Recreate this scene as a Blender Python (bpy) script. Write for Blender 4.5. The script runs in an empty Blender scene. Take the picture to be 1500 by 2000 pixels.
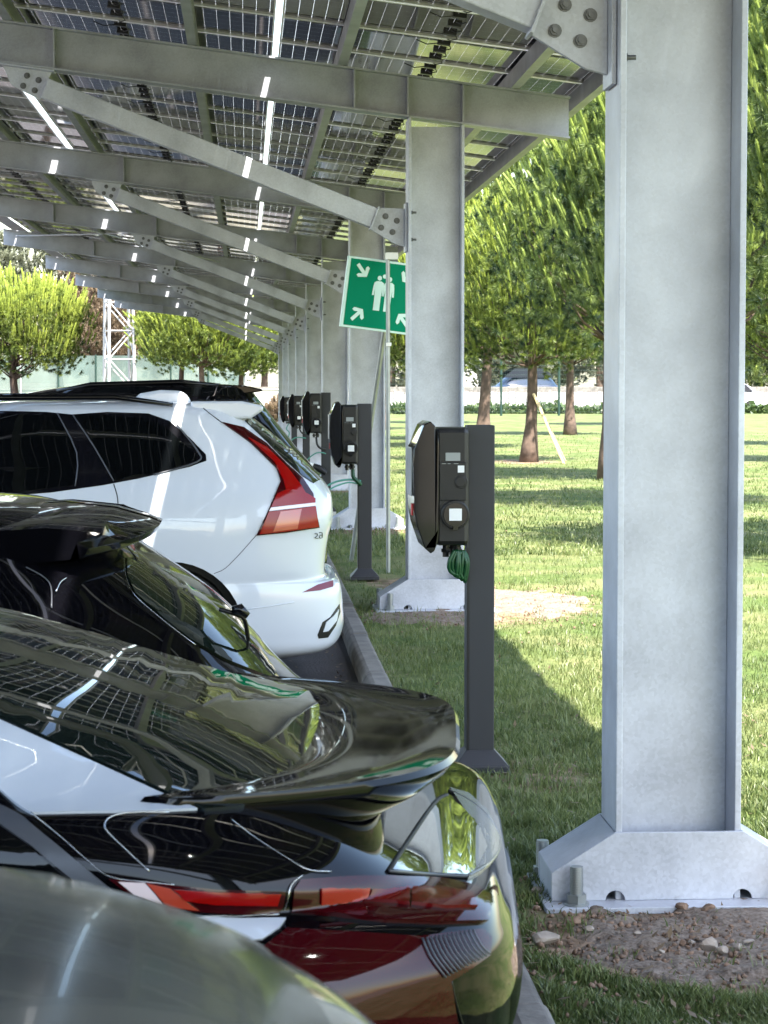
import bpy, bmesh, math, random
import numpy as np
from mathutils import Vector, Matrix
from mathutils.bvhtree import BVHTree
from mathutils.geometry import delaunay_2d_cdt
random.seed(7); RNG = np.random.default_rng(11)
scene = bpy.context.scene
COL = scene.collection
PI = math.pi
# ------------------------------------------------------------------ camera
F = 4410.0; CZ = 1.715
TH = math.atan(270 / F); PH = math.atan(255 / F)
CAM = Vector((0, 0, CZ))
R_ = Vector((math.cos(TH), -math.sin(TH), 0))
FW = Vector((math.sin(TH) * math.cos(PH), math.cos(TH) * math.cos(PH), -math.sin(PH)))
UP = Vector((math.sin(TH) * math.sin(PH), math.cos(TH) * math.sin(PH), math.cos(PH)))
def ray(px, py):
    return (FW + R_ * ((px - 750) / F) + UP * ((1000 - py) / F)).normalized()
def at(px, py, Y):
    d = ray(px, py); return CAM + d * (Y / d.y)
cd = bpy.data.cameras.new('camera'); cam = bpy.data.objects.new('camera', cd); COL.objects.link(cam)
cam.location = CAM; cam.rotation_euler = (PI / 2 - PH, 0, -TH)
cd.sensor_fit = 'HORIZONTAL'; cd.sensor_width = 36; cd.lens = F / 1500 * 36
cd.clip_start = 0.05; cd.clip_end = 3000
cd.dof.use_dof = True; cd.dof.focus_distance = 11; cd.dof.aperture_fstop = 30
scene.camera = cam
# ------------------------------------------------------------------ light
SUN = Vector((.23, -.62, 1)).normalized()
w = bpy.data.worlds.new('World'); scene.world = w; w.use_nodes = True
nt = w.node_tree; bg = nt.nodes['Background']
sky = nt.nodes.new('ShaderNodeTexSky'); sky.sky_type = 'NISHITA'; sky.sun_disc = False
sky.sun_elevation = math.asin(SUN.z); sky.sun_rotation = math.atan2(SUN.x, SUN.y)
sky.air_density = 1.3; sky.dust_density = 1.5; sky.ozone_density = 1.0
nt.links.new(sky.outputs[0], bg.inputs[0]); bg.inputs[1].default_value = 0.15
ld = bpy.data.lights.new('sun', 'SUN'); ld.energy = 5.0; ld.angle = math.radians(.5); ld.color = (1, .95, .86)
sun = bpy.data.objects.new('sun', ld); COL.objects.link(sun)
sun.rotation_euler = (-SUN).to_track_quat('-Z', 'Y').to_euler()
scene.view_settings.view_transform = 'Standard'; scene.view_settings.look = 'None'
scene.view_settings.exposure = 2.2; scene.view_settings.gamma = 1
scene.cycles.max_bounces = 8; scene.cycles.transparent_max_bounces = 16
scene.cycles.caustics_reflective = False; scene.cycles.caustics_refractive = False
scene.cycles.sample_clamp_indirect = 6
# ------------------------------------------------------------------ materials
def mat(name, col, rough=.5, metal=0, coat=0, spec=.5, noise=0, nscale=8, bump=0, bscale=40, rvar=0, trans=0, detail=4):
    m = bpy.data.materials.new(name); m.use_nodes = True
    nt = m.node_tree; b = nt.nodes['Principled BSDF']; L = nt.links.new
    b.inputs['Base Color'].default_value = (*col, 1); b.inputs['Roughness'].default_value = rough
    b.inputs['Metallic'].default_value = metal; b.inputs['Coat Weight'].default_value = coat
    b.inputs['Coat Roughness'].default_value = .02
    b.inputs['Specular IOR Level'].default_value = spec
    if trans: b.inputs['Transmission Weight'].default_value = trans
    tc = nt.nodes.new('ShaderNodeTexCoord')
    if noise:
        n = nt.nodes.new('ShaderNodeTexNoise'); n.inputs['Scale'].default_value = nscale; n.inputs['Detail'].default_value = detail
        L(tc.outputs['Object'], n.inputs['Vector'])
        r = nt.nodes.new('ShaderNodeMapRange'); r.inputs[1].default_value = .3; r.inputs[2].default_value = .7
        r.inputs[3].default_value = 1 - noise; r.inputs[4].default_value = 1 + noise
        L(n.outputs['Fac'], r.inputs[0])
        v = nt.nodes.new('ShaderNodeVectorMath'); v.operation = 'SCALE'; v.inputs[0].default_value = col
        L(r.outputs[0], v.inputs['Scale']); L(v.outputs[0], b.inputs['Base Color'])
        if rvar:
            r2 = nt.nodes.new('ShaderNodeMapRange'); r2.inputs[1].default_value = .3; r2.inputs[2].default_value = .7
            r2.inputs[3].default_value = rough - rvar; r2.inputs[4].default_value = rough + rvar
            L(n.outputs['Fac'], r2.inputs[0]); L(r2.outputs[0], b.inputs['Roughness'])
    if bump:
        n = nt.nodes.new('ShaderNodeTexNoise'); n.inputs['Scale'].default_value = bscale; n.inputs['Detail'].default_value = 6
        L(tc.outputs['Object'], n.inputs['Vector'])
        bp = nt.nodes.new('ShaderNodeBump'); bp.inputs['Strength'].default_value = bump; bp.inputs['Distance'].default_value = .01
        L(n.outputs['Fac'], bp.inputs['Height']); L(bp.outputs[0], b.inputs['Normal'])
    return m
M = {}
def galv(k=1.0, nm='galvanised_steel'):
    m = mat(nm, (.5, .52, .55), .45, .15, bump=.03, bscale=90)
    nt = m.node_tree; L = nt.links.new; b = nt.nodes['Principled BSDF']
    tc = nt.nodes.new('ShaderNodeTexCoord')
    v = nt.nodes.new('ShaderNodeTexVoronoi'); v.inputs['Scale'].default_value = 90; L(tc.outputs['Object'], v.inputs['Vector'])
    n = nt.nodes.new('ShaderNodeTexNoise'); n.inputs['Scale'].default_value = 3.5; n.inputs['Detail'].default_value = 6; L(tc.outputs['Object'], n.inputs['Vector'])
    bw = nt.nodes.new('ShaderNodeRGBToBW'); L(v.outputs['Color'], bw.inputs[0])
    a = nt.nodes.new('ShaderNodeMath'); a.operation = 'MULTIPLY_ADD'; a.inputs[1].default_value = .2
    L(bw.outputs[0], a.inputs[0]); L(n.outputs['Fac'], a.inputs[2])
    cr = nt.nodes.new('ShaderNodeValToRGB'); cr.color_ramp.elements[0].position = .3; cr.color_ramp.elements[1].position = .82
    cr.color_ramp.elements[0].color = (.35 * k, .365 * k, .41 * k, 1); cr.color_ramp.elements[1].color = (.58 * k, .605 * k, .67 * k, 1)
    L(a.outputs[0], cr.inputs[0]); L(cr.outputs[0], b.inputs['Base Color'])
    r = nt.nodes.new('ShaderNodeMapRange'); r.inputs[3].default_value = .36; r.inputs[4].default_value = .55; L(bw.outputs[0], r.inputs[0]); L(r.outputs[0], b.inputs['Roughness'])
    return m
M['galv'] = galv(); M['galv_shaded'] = galv(.74, 'shaded_galvanised_steel')  # second copy: same steel, canopy shade darkened into its colour
M['alu'] = mat('anodised_aluminium', (.8, .8, .8), .35, .2)
M['bolt'] = mat('zinc_bolt', (.13, .135, .14), .45, .5, noise=.2, nscale=60)
M['charcoal'] = mat('charcoal_powder_coat', (.026, .027, .032), .5, 0, bump=.12, bscale=400)
M['blackplastic'] = mat('black_plastic', (.007, .007, .008), .38, bump=.08, bscale=500)
M['glossplastic'] = mat('gloss_black_plastic', (.004, .004, .006), .08, 0, .15, spec=.35)
M['white_paint'] = mat('white_car_paint', (.60, .62, .67), .28, 0, 1)
M['black_paint'] = mat('black_car_paint', (.002, .002, .003), .03, 0, 0, spec=.3)
M['blue_paint'] = mat('blue_car_paint', (.012, .022, .045), .2, 0, 1)
M['grey_paint'] = mat('dark_grey_car_paint', (.02, .022, .024), .2, .2, 1)
M['glass'] = mat('tinted_car_glass', (.002, .0025, .003), .015, 0, 0, spec=.4)
M['glass_green'] = mat('green_tinted_car_glass', (.006, .010, .008), .015, 0, .3, spec=.45)
M['mirror_glass'] = mat('sky_reflecting_glass', (.004, .006, .008), .01, 0, 1, spec=1)
M['dusty_glass'] = mat('dusty_car_glass', (.072, .077, .075), .16, 0, .2, noise=.3, nscale=6, rvar=.05)
M['rubber'] = mat('black_rubber', (.012, .012, .012), .7)
M['chrome'] = mat('bright_trim', (.6, .6, .62), .15, 1)
M['greytrim'] = mat('satin_grey_trim', (.07, .073, .085), .35, .1)
M['lighttrim'] = mat('light_grey_trim', (.22, .22, .24), .25, .3)
M['tyre'] = mat('tyre_rubber', (.015, .015, .015), .8, bump=.2)
M['rim'] = mat('alloy_rim', (.35, .36, .38), .25, .8)
M['red'] = mat('red_lens', (.26, .002, .002), .1, 0, .1, spec=.35)
M['darkred'] = mat('dark_red_lens', (.035, .0015, .003), .05, 0, .1, spec=.35)
M['reflred'] = mat('dull_red_reflector', (.16, .01, .03), .4)
M['amber'] = mat('amber_lens', (.75, .12, .04), .15, 0, 1)
M['salmon'] = mat('salmon_lens', (.42, .05, .025), .15, 0, 1)
M['clearlens'] = mat('clear_lens', (.75, .6, .6), .1, 0, 1)
M['pinklens'] = mat('frosted_pink_lens', (.5, .22, .3), .12, 0, 1)
M['kerb'] = mat('kerb_concrete', (.16, .145, .13), .85, noise=.35, nscale=6, bump=.5, bscale=30)
M['concrete'] = mat('pale_concrete', (.5, .49, .46), .85, noise=.15, nscale=3, bump=.3)
M['wall'] = mat('pale_boundary_wall', (.48, .46, .43), .8, noise=.15, nscale=.6)
M['bark'] = mat('pine_bark', (.09, .06, .045), .9, noise=.45, nscale=5, bump=1, bscale=12)
M['twig'] = mat('dry_twig', (.2, .10, .05), .9)
M['stake'] = mat('pale_timber_stake', (.45, .36, .2), .8, noise=.2)
M['stone'] = mat('pale_stone', (.30, .25, .21), .85, noise=.3, nscale=12, bump=.5)
M['clod'] = mat('brown_earth_clod', (.2, .13, .09), .95, noise=.3, nscale=15, bump=.7)
M['signgreen'] = mat('sign_green', (.0, .22, .115), .6, spec=.08)
M['signwhite'] = mat('sign_white', (.62, .82, .76), .4)
M['screen'] = mat('grey_display', (.3, .32, .32), .3)
M['sticker'] = mat('white_sticker', (.85, .85, .85), .5)
M['reddot'] = mat('red_sticker', (.6, .03, .03), .5)
M['cablegreen'] = mat('green_cable', (.005, .06, .02), .4)
M['cableteal'] = mat('teal_cable', (.06, .25, .2), .4)
M['cable'] = mat('black_cable', (.01, .01, .01), .5)
M['pole'] = mat('zinc_pole', (.33, .35, .35), .4, .6, noise=.15)
M['redlens'] = mat('deep_red_lens', (.10, .002, .003), .08, 0, .1, spec=.35)
M['tower'] = mat('white_steel', (.36, .36, .37), .5)
M['fencegreen'] = mat('green_fence_paint', (.008, .03, .022), .5)
M['whiteplaster'] = mat('white_plaster', (.75, .73, .7), .8, noise=.08)
M['tile'] = mat('terracotta', (.5, .2, .1), .8, noise=.2)
M['hedge'] = mat('hedge_leaf', (.05, .085, .03), .7)
M['drybush'] = mat('dry_bush_leaf', (.32, .2, .09), .8)

def leafmat(name, c1, c2, scale=1.2, tr=.35):
    m = bpy.data.materials.new(name); m.use_nodes = True
    nt = m.node_tree; L = nt.links.new; b = nt.nodes['Principled BSDF']; out = nt.nodes['Material Output']
    b.inputs['Roughness'].default_value = .45
    at_ = nt.nodes.new('ShaderNodeAttribute'); at_.attribute_name = 'tint'
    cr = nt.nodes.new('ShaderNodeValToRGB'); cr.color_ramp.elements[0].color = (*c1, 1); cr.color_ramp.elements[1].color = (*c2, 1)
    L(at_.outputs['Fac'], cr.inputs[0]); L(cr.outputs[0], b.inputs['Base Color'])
    t = nt.nodes.new('ShaderNodeBsdfTranslucent'); L(cr.outputs[0], t.inputs[0])
    mx = nt.nodes.new('ShaderNodeMixShader'); mx.inputs[0].default_value = tr
    L(b.outputs[0], mx.inputs[1]); L(t.outputs[0], mx.inputs[2]); L(mx.outputs[0], out.inputs[0])
    return m
M['needle'] = leafmat('pine_needles', (.032, .065, .014), (.37, .44, .075), tr=.35)
M['needle_d'] = leafmat('dark_pine_needles', (.02, .048, .022), (.30, .38, .08))
M['blade'] = leafmat('grass_blades', (.045, .078, .018), (.21, .245, .085), tr=.35)
M['hedgeleaf'] = leafmat('hedge_leaves', (.03, .06, .02), (.09, .13, .04))
M['dryleaf'] = leafmat('dry_leaves', (.10, .07, .045), (.26, .19, .12))
M['greyleaf'] = leafmat('grey_green_leaves', (.06, .07, .045), (.17, .18, .11))

def ground_mat(name, kind):
    m = bpy.data.materials.new(name); m.use_nodes = True
    nt = m.node_tree; L = nt.links.new; b = nt.nodes['Principled BSDF']
    b.inputs['Roughness'].default_value = .9; b.inputs['Specular IOR Level'].default_value = .2
    g = nt.nodes.new('ShaderNodeNewGeometry')
    def noise(s, d=5, vec=None):
        n = nt.nodes.new('ShaderNodeTexNoise'); n.inputs['Scale'].default_value = s; n.inputs['Detail'].default_value = d
        L(vec or g.outputs['Position'], n.inputs['Vector']); return n.outputs['Fac']
    def ramp(f, c1, c2, a=.35, z=.65):
        r = nt.nodes.new('ShaderNodeValToRGB'); r.color_ramp.elements[0].position = a; r.color_ramp.elements[1].position = z
        r.color_ramp.elements[0].color = (*c1, 1); r.color_ramp.elements[1].color = (*c2, 1); L(f, r.inputs[0]); return r.outputs[0]
    def mixc(f, a, c):
        x = nt.nodes.new('ShaderNodeMix'); x.data_type = 'RGBA'; L(f, x.inputs[0]); L(a, x.inputs[6]); L(c, x.inputs[7]); return x.outputs[2]
    if kind == 'lawn':
        c = ramp(noise(14, 8), (.04, .065, .018), (.105, .135, .04))
        c2 = ramp(noise(1.1, 4), (.08, .12, .03), (.25, .225, .115), .40, .66)
        x = nt.nodes.new('ShaderNodeMix'); x.data_type = 'RGBA'; x.inputs[0].default_value = .5; L(c, x.inputs[6]); L(c2, x.inputs[7])
        d = ramp(noise(9, 9), (.13, .085, .055), (.30, .215, .15))
        at_ = nt.nodes.new('ShaderNodeAttribute'); at_.attribute_name = 'dirt'
        a = nt.nodes.new('ShaderNodeMath'); a.operation = 'MULTIPLY_ADD'; a.inputs[1].default_value = .7; L(noise(7, 6), a.inputs[0]); L(at_.outputs['Fac'], a.inputs[2])
        r = nt.nodes.new('ShaderNodeMapRange'); r.inputs[1].default_value = .68; r.inputs[2].default_value = .9; L(a.outputs[0], r.inputs[0])
        col = mixc(r.outputs[0], x.outputs[2], d)
    elif kind == 'soil':
        col = mixc(noise(6, 5), ramp(noise(18, 9), (.085, .062, .048), (.25, .20, .16)), ramp(noise(70, 6), (.12, .085, .065), (.36, .30, .25), .3, .75))
    elif kind == 'asphalt':
        c = ramp(noise(150, 3), (.04, .036, .036), (.09, .08, .078))
        c2 = ramp(noise(.9, 6), (.05, .045, .047), (.11, .10, .10), .4, .7)
        x = nt.nodes.new('ShaderNodeMix'); x.data_type = 'RGBA'; x.inputs[0].default_value = .5; L(c, x.inputs[6]); L(c2, x.inputs[7]); col = x.outputs[2]
    else:
        col = ramp(noise(.05, 6), (.17, .155, .11), (.26, .235, .18))
    L(col, b.inputs['Base Color'])
    bp = nt.nodes.new('ShaderNodeBump'); bp.inputs['Strength'].default_value = .6; bp.inputs['Distance'].default_value = .02
    L(noise(60 if kind != 'lawn' else 35, 8), bp.inputs['Height']); L(bp.outputs[0], b.inputs['Normal'])
    return m
M['lawn'] = ground_mat('lawn_soil', 'lawn'); M['asphalt'] = ground_mat('worn_asphalt', 'asphalt'); M['soil'] = ground_mat('bare_soil', 'soil'); M['dry'] = ground_mat('dry_ground', 'dry')

def panel_mat():
    m = bpy.data.materials.new('bifacial_solar_cells'); m.use_nodes = True
    nt = m.node_tree; L = nt.links.new; b = nt.nodes['Principled BSDF']; out = nt.nodes['Material Output']
    b.inputs['Roughness'].default_value = .05; b.inputs['Coat Weight'].default_value = .25; b.inputs['Coat Roughness'].default_value = .02
    b.inputs['Specular IOR Level'].default_value = .6
    uv = nt.nodes.new('ShaderNodeUVMap'); sp = nt.nodes.new('ShaderNodeSeparateXYZ'); L(uv.outputs[0], sp.inputs[0])
    def line(src, pitch, wd):
        a = nt.nodes.new('ShaderNodeMath'); a.operation = 'MULTIPLY'; a.inputs[1].default_value = 1 / pitch; L(src, a.inputs[0])
        f = nt.nodes.new('ShaderNodeMath'); f.operation = 'FRACT'; L(a.outputs[0], f.inputs[0])
        c = nt.nodes.new('ShaderNodeMath'); c.operation = 'LESS_THAN'; c.inputs[1].default_value = wd / pitch; L(f.outputs[0], c.inputs[0]); return c.outputs[0]
    def mx(a, c):
        n = nt.nodes.new('ShaderNodeMath'); n.operation = 'MAXIMUM'; L(a, n.inputs[0]); L(c, n.inputs[1]); return n.outputs[0]
    gap = mx(line(sp.outputs[0], .0935, .0015), line(sp.outputs[1], .184, .0017))
    bus = line(sp.outputs[1], .0184, .0014)
    cr = nt.nodes.new('ShaderNodeMix'); cr.data_type = 'RGBA'; cr.inputs[6].default_value = (.018, .017, .025, 1); cr.inputs[7].default_value = (.06, .06, .075, 1)
    L(bus, cr.inputs[0]); L(cr.outputs[2], b.inputs['Base Color'])
    t = nt.nodes.new('ShaderNodeBsdfTransparent'); t.inputs[0].default_value = (.85, .9, .9, 1)
    tl = nt.nodes.new('ShaderNodeBsdfTranslucent'); tl.inputs[0].default_value = (.8, .8, .85, 1)
    m1 = nt.nodes.new('ShaderNodeMixShader'); m1.inputs[0].default_value = .5; L(t.outputs[0], m1.inputs[1]); L(tl.outputs[0], m1.inputs[2])
    m2 = nt.nodes.new('ShaderNodeMixShader'); L(gap, m2.inputs[0]); L(b.outputs[0], m2.inputs[1]); L(m1.outputs[0], m2.inputs[2])
    L(m2.outputs[0], out.inputs[0]); return m
M['panel'] = panel_mat()
def netting():
    m = mat('teal_privacy_netting', (.10, .145, .13), .8, noise=.3, nscale=.5)
    nt = m.node_tree; out = nt.nodes['Material Output']; b = nt.nodes['Principled BSDF']
    t = nt.nodes.new('ShaderNodeBsdfTransparent'); x = nt.nodes.new('ShaderNodeMixShader'); x.inputs[0].default_value = .62
    nt.links.new(t.outputs[0], x.inputs[1]); nt.links.new(b.outputs[0], x.inputs[2]); nt.links.new(x.outputs[0], out.inputs[0]); return m
M['net'] = netting()

# ------------------------------------------------------------------ object helpers
def tag(o, label=None, cat=None, group=None, kind=None):
    if label: o['label'] = label
    if cat: o['category'] = cat
    if group: o['group'] = group
    if kind: o['kind'] = kind
    return o
def empty(name, loc, rz=0, label=None, cat=None, group=None):
    o = bpy.data.objects.new(name, None); COL.objects.link(o); o.location = loc; o.rotation_euler = (0, 0, rz)
    o.empty_display_size = .2
    return tag(o, label, cat, group)
def children(o): return [c for c in bpy.data.objects if c.parent == o]
def copy_tree(o, parent=None):
    c = o.copy(); COL.objects.link(c); c.parent = parent
    for ch in children(o): copy_tree(ch, c)
    return c
def wmat(o):
    m = Matrix.LocRotScale(o.location, o.rotation_euler, o.scale)
    return wmat(o.parent) @ m if o.parent else m
class MB:
    def __init__(s): s.v = []; s.f = []; s.mi = []; s.uv = {}
    def add(s, vs, fs, mi=0):
        n = len(s.v); s.v += [tuple(v) for v in vs]
        for f in fs: s.f.append([i + n for i in f]); s.mi.append(mi)
        return s
    def box(s, a, b, mi=0, M_=None):
        x0, y0, z0 = a; x1, y1, z1 = b
        vs = [(x0, y0, z0), (x1, y0, z0), (x1, y1, z0), (x0, y1, z0), (x0, y0, z1), (x1, y0, z1), (x1, y1, z1), (x0, y1, z1)]
        if M_: vs = [M_ @ Vector(v) for v in vs]
        return s.add(vs, [(0, 3, 2, 1), (4, 5, 6, 7), (0, 1, 5, 4), (1, 2, 6, 5), (2, 3, 7, 6), (3, 0, 4, 7)], mi)
    def prism(s, poly, y0, y1, mi=0, axis='y', M_=None):
        n = len(poly)
        def p(a, t):
            v = {'y': (a[0], t, a[1]), 'x': (t, a[0], a[1]), 'z': (a[0], a[1], t)}[axis]
            return M_ @ Vector(v) if M_ else v
        vs = [p(a, y0) for a in poly] + [p(a, y1) for a in poly]
        fs = [list(range(n)), list(range(2 * n - 1, n - 1, -1))] + [(i, i + n, (i + 1) % n + n, (i + 1) % n) for i in range(n)]
        return s.add(vs, fs, mi)
    def tube(s, pts, r, seg=8, mi=0, cap=True):
        pts = [Vector(p) for p in pts]; n = len(pts)
        rs = r if isinstance(r, (list, tuple)) else [r] * n
        vs = []; prev = None
        for i, p in enumerate(pts):
            t = (pts[min(i + 1, n - 1)] - pts[max(i - 1, 0)]).normalized()
            if prev is None:
                a = t.cross(Vector((0, 0, 1)) if abs(t.z) < .9 else Vector((1, 0, 0))).normalized()
            else:
                a = (prev - t * prev.dot(t)).normalized()
            prev = a; b = t.cross(a)
            for k in range(seg):
                q = 2 * PI * k / seg; vs.append(p + (a * math.cos(q) + b * math.sin(q)) * rs[i])
        fs = [(i * seg + k, i * seg + (k + 1) % seg, (i + 1) * seg + (k + 1) % seg, (i + 1) * seg + k) for i in range(n - 1) for k in range(seg)]
        if cap: fs += [list(range(seg))[::-1], [(n - 1) * seg + k for k in range(seg)]]
        return s.add(vs, fs, mi)
    def cyl(s, c, r, h, axis='z', seg=16, mi=0):
        d = {'x': Vector((1, 0, 0)), 'y': Vector((0, 1, 0)), 'z': Vector((0, 0, 1))}[axis]
        return s.tube([Vector(c), Vector(c) + d * h], r, seg, mi)
    def build(s, name, mats, parent=None, smooth=False, bevel=0, world=False, loc=None):
        me = bpy.data.meshes.new(name)
        vs = s.v
        if world and parent:
            inv = wmat(parent).inverted(); vs = [inv @ Vector(v) for v in vs]
        if loc: vs = [Vector(v) - Vector(loc) for v in vs]
        me.from_pydata([tuple(v) for v in vs], [], s.f); me.update()
        mats = mats if isinstance(mats, (list, tuple)) else [mats]
        for m in mats: me.materials.append(M[m] if isinstance(m, str) else m)
        me.polygons.foreach_set('material_index', s.mi)
        bm = bmesh.new(); bm.from_mesh(me); bmesh.ops.recalc_face_normals(bm, faces=bm.faces); bm.to_mesh(me); bm.free()
        if smooth:
            me.polygons.foreach_set('use_smooth', [True] * len(me.polygons))
            if smooth != 'all': me.set_sharp_from_angle(angle=math.radians(smooth if smooth is not True else 40))
        o = bpy.data.objects.new(name, me); COL.objects.link(o)
        if loc: o.location = loc
        if parent: o.parent = parent
        if bevel:
            b = o.modifiers.new('bevel', 'BEVEL'); b.width = bevel; b.segments = 2; b.limit_method = 'ANGLE'; b.angle_limit = math.radians(35)
        return o
def np_mesh(name, V, Fc, material, tint=None, smooth=False, uv=None):
    me = bpy.data.meshes.new(name); nf = len(Fc); k = Fc.shape[1]
    me.vertices.add(len(V)); me.vertices.foreach_set('co', V.astype(np.float32).ravel())
    me.loops.add(nf * k); me.loops.foreach_set('vertex_index', Fc.astype(np.int32).ravel())
    me.polygons.add(nf); me.polygons.foreach_set('loop_start', (np.arange(nf) * k).astype(np.int32))
    me.update(calc_edges=True)
    for m in (material if isinstance(material, list) else [material]): me.materials.append(M[m])
    if tint is not None:
        a = me.attributes.new('tint', 'FLOAT', 'POINT'); a.data.foreach_set('value', tint.astype(np.float32))
    if smooth: me.polygons.foreach_set('use_smooth', [True] * nf)
    return me
def link(name, me, parent=None, loc=(0, 0, 0)):
    o = bpy.data.objects.new(name, me); COL.objects.link(o); o.location = loc
    if parent: o.parent = parent
    return o
def cr_spline(rows, sub):
    """Catmull-Rom through rows of numbers."""
    P = np.array(rows, float); n = len(P); out = []
    for i in range(n - 1):
        p0, p1, p2, p3 = P[max(i - 1, 0)], P[i], P[i + 1], P[min(i + 2, n - 1)]
        for k in range(sub):
            t = k / sub
            out.append(.5 * ((2 * p1) + (p2 - p0) * t + (2 * p0 - 5 * p1 + 4 * p2 - p3) * t * t + (3 * p1 - p0 - 3 * p2 + p3) * t ** 3))
    out.append(P[-1]); return np.array(out)
def smooth_closed(poly, sub=4):
    P = [np.array(p, float) for p in poly]; n = len(P); out = []
    for i in range(n):
        p0, p1, p2, p3 = P[i - 1], P[i], P[(i + 1) % n], P[(i + 2) % n]
        for k in range(sub):
            t = k / sub
            out.append(tuple(.5 * ((2 * p1) + (p2 - p0) * t + (2 * p0 - 5 * p1 + 4 * p2 - p3) * t * t + (3 * p1 - p0 - 3 * p2 + p3) * t ** 3)))
    return out
# ------------------------------------------------------------------ ground
XK = .67                      # car park side of the kerb
def sheet(name, xs, ys, zf, material, dirt=None):
    X, Y = np.meshgrid(xs, ys); Z = zf(X, Y)
    V = np.stack([X.ravel(), Y.ravel(), Z.ravel()], 1); nx = len(xs); ny = len(ys)
    i = np.arange((nx - 1) * (ny - 1)); a = (i // (nx - 1)) * nx + i % (nx - 1)
    Fc = np.stack([a, a + 1, a + nx + 1, a + nx], 1)
    me = np_mesh(name, V, Fc, material, smooth=True)
    if dirt is not None:
        at_ = me.attributes.new('dirt', 'FLOAT', 'POINT'); at_.data.foreach_set('value', dirt(X, Y).ravel().astype(np.float32))
    return tag(link(name, me), kind='structure')
sheet('ground', np.array([-1500, 1500.]), np.array([-300, 2500.]), lambda X, Y: 0 * X - .14, 'dry')
def wob(X, Y):
    return .012 * np.sin(X * 5.1 + Y * 1.7) * np.sin(Y * 3.3 - X) + .008 * np.sin(X * 13 + 1) * np.sin(Y * 11)
COLX, COLY0, PITCH = 1.41, 7.4, 9.45
POSTX, POSTY0 = 1.015, 9.82
def dirt_f(X, Y):
    d = np.zeros_like(X)
    for k in range(10):
        cy = COLY0 + PITCH * k
        q = ((X - 1.55) / .75) ** 2 + ((Y - cy + .55) / .85) ** 2
        d = np.maximum(d, np.clip(1.35 - q, 0, 1) * (.48 if k else .8))
        q = ((X - 1.25) / .4) ** 2 + ((Y - (POSTY0 + PITCH * k) + .2) / .9) ** 2
        d = np.maximum(d, np.clip(1.2 - q, 0, 1) * .5)
    q = ((X - 2.1) / .75) ** 2 + ((Y - 17.3) / 1.6) ** 2; d = np.maximum(d, np.clip(1.2 - q, 0, 1) * .6)
    d = np.maximum(d, np.clip(1 - np.abs(X - .86) / .14, 0, 1) * .4)
    q = ((X - 5.9) / 1.1) ** 2 + ((Y - 48) / 2) ** 2; d = np.maximum(d, np.clip(1.1 - q, 0, 1) * .6)
    return d
xs = np.concatenate([np.arange(.70, 3.6, .06), np.arange(3.6, 14, .5), np.array([14, 20, 40, 90, 300.])])
ys = np.concatenate([np.arange(-8, 3, 1), np.arange(3, 22, .06), np.arange(22, 60, .5), np.array([60, 70, 85, 100, 124.])])
sheet('lawn', xs, ys, lambda X, Y: wob(X, Y) * (X > .8), 'lawn', dirt_f)
sheet('car_park_asphalt', np.array([-90, -20, -5, XK + .01]), np.array([-20, 0, 20, 60, 98.]), lambda X, Y: 0 * X - .08, 'asphalt')
# kerb stones laid end to end: one kerb
kb = MB(); y = -6.0
while y < 96:
    j = random.uniform(-.004, .004); h = .035 + random.uniform(-.006, .006)
    kb.prism([(XK + j, -.12), (.81 + j, -.12), (.81 + j, h - .012), (.795 + j, h), (.715 + j, h), (.69 + j, h - .012), (XK + j, h - .05)], y + .004, y + .996)
    y += 1.0
tag(kb.build('kerb', 'kerb', bevel=.008), kind='structure')
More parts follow.
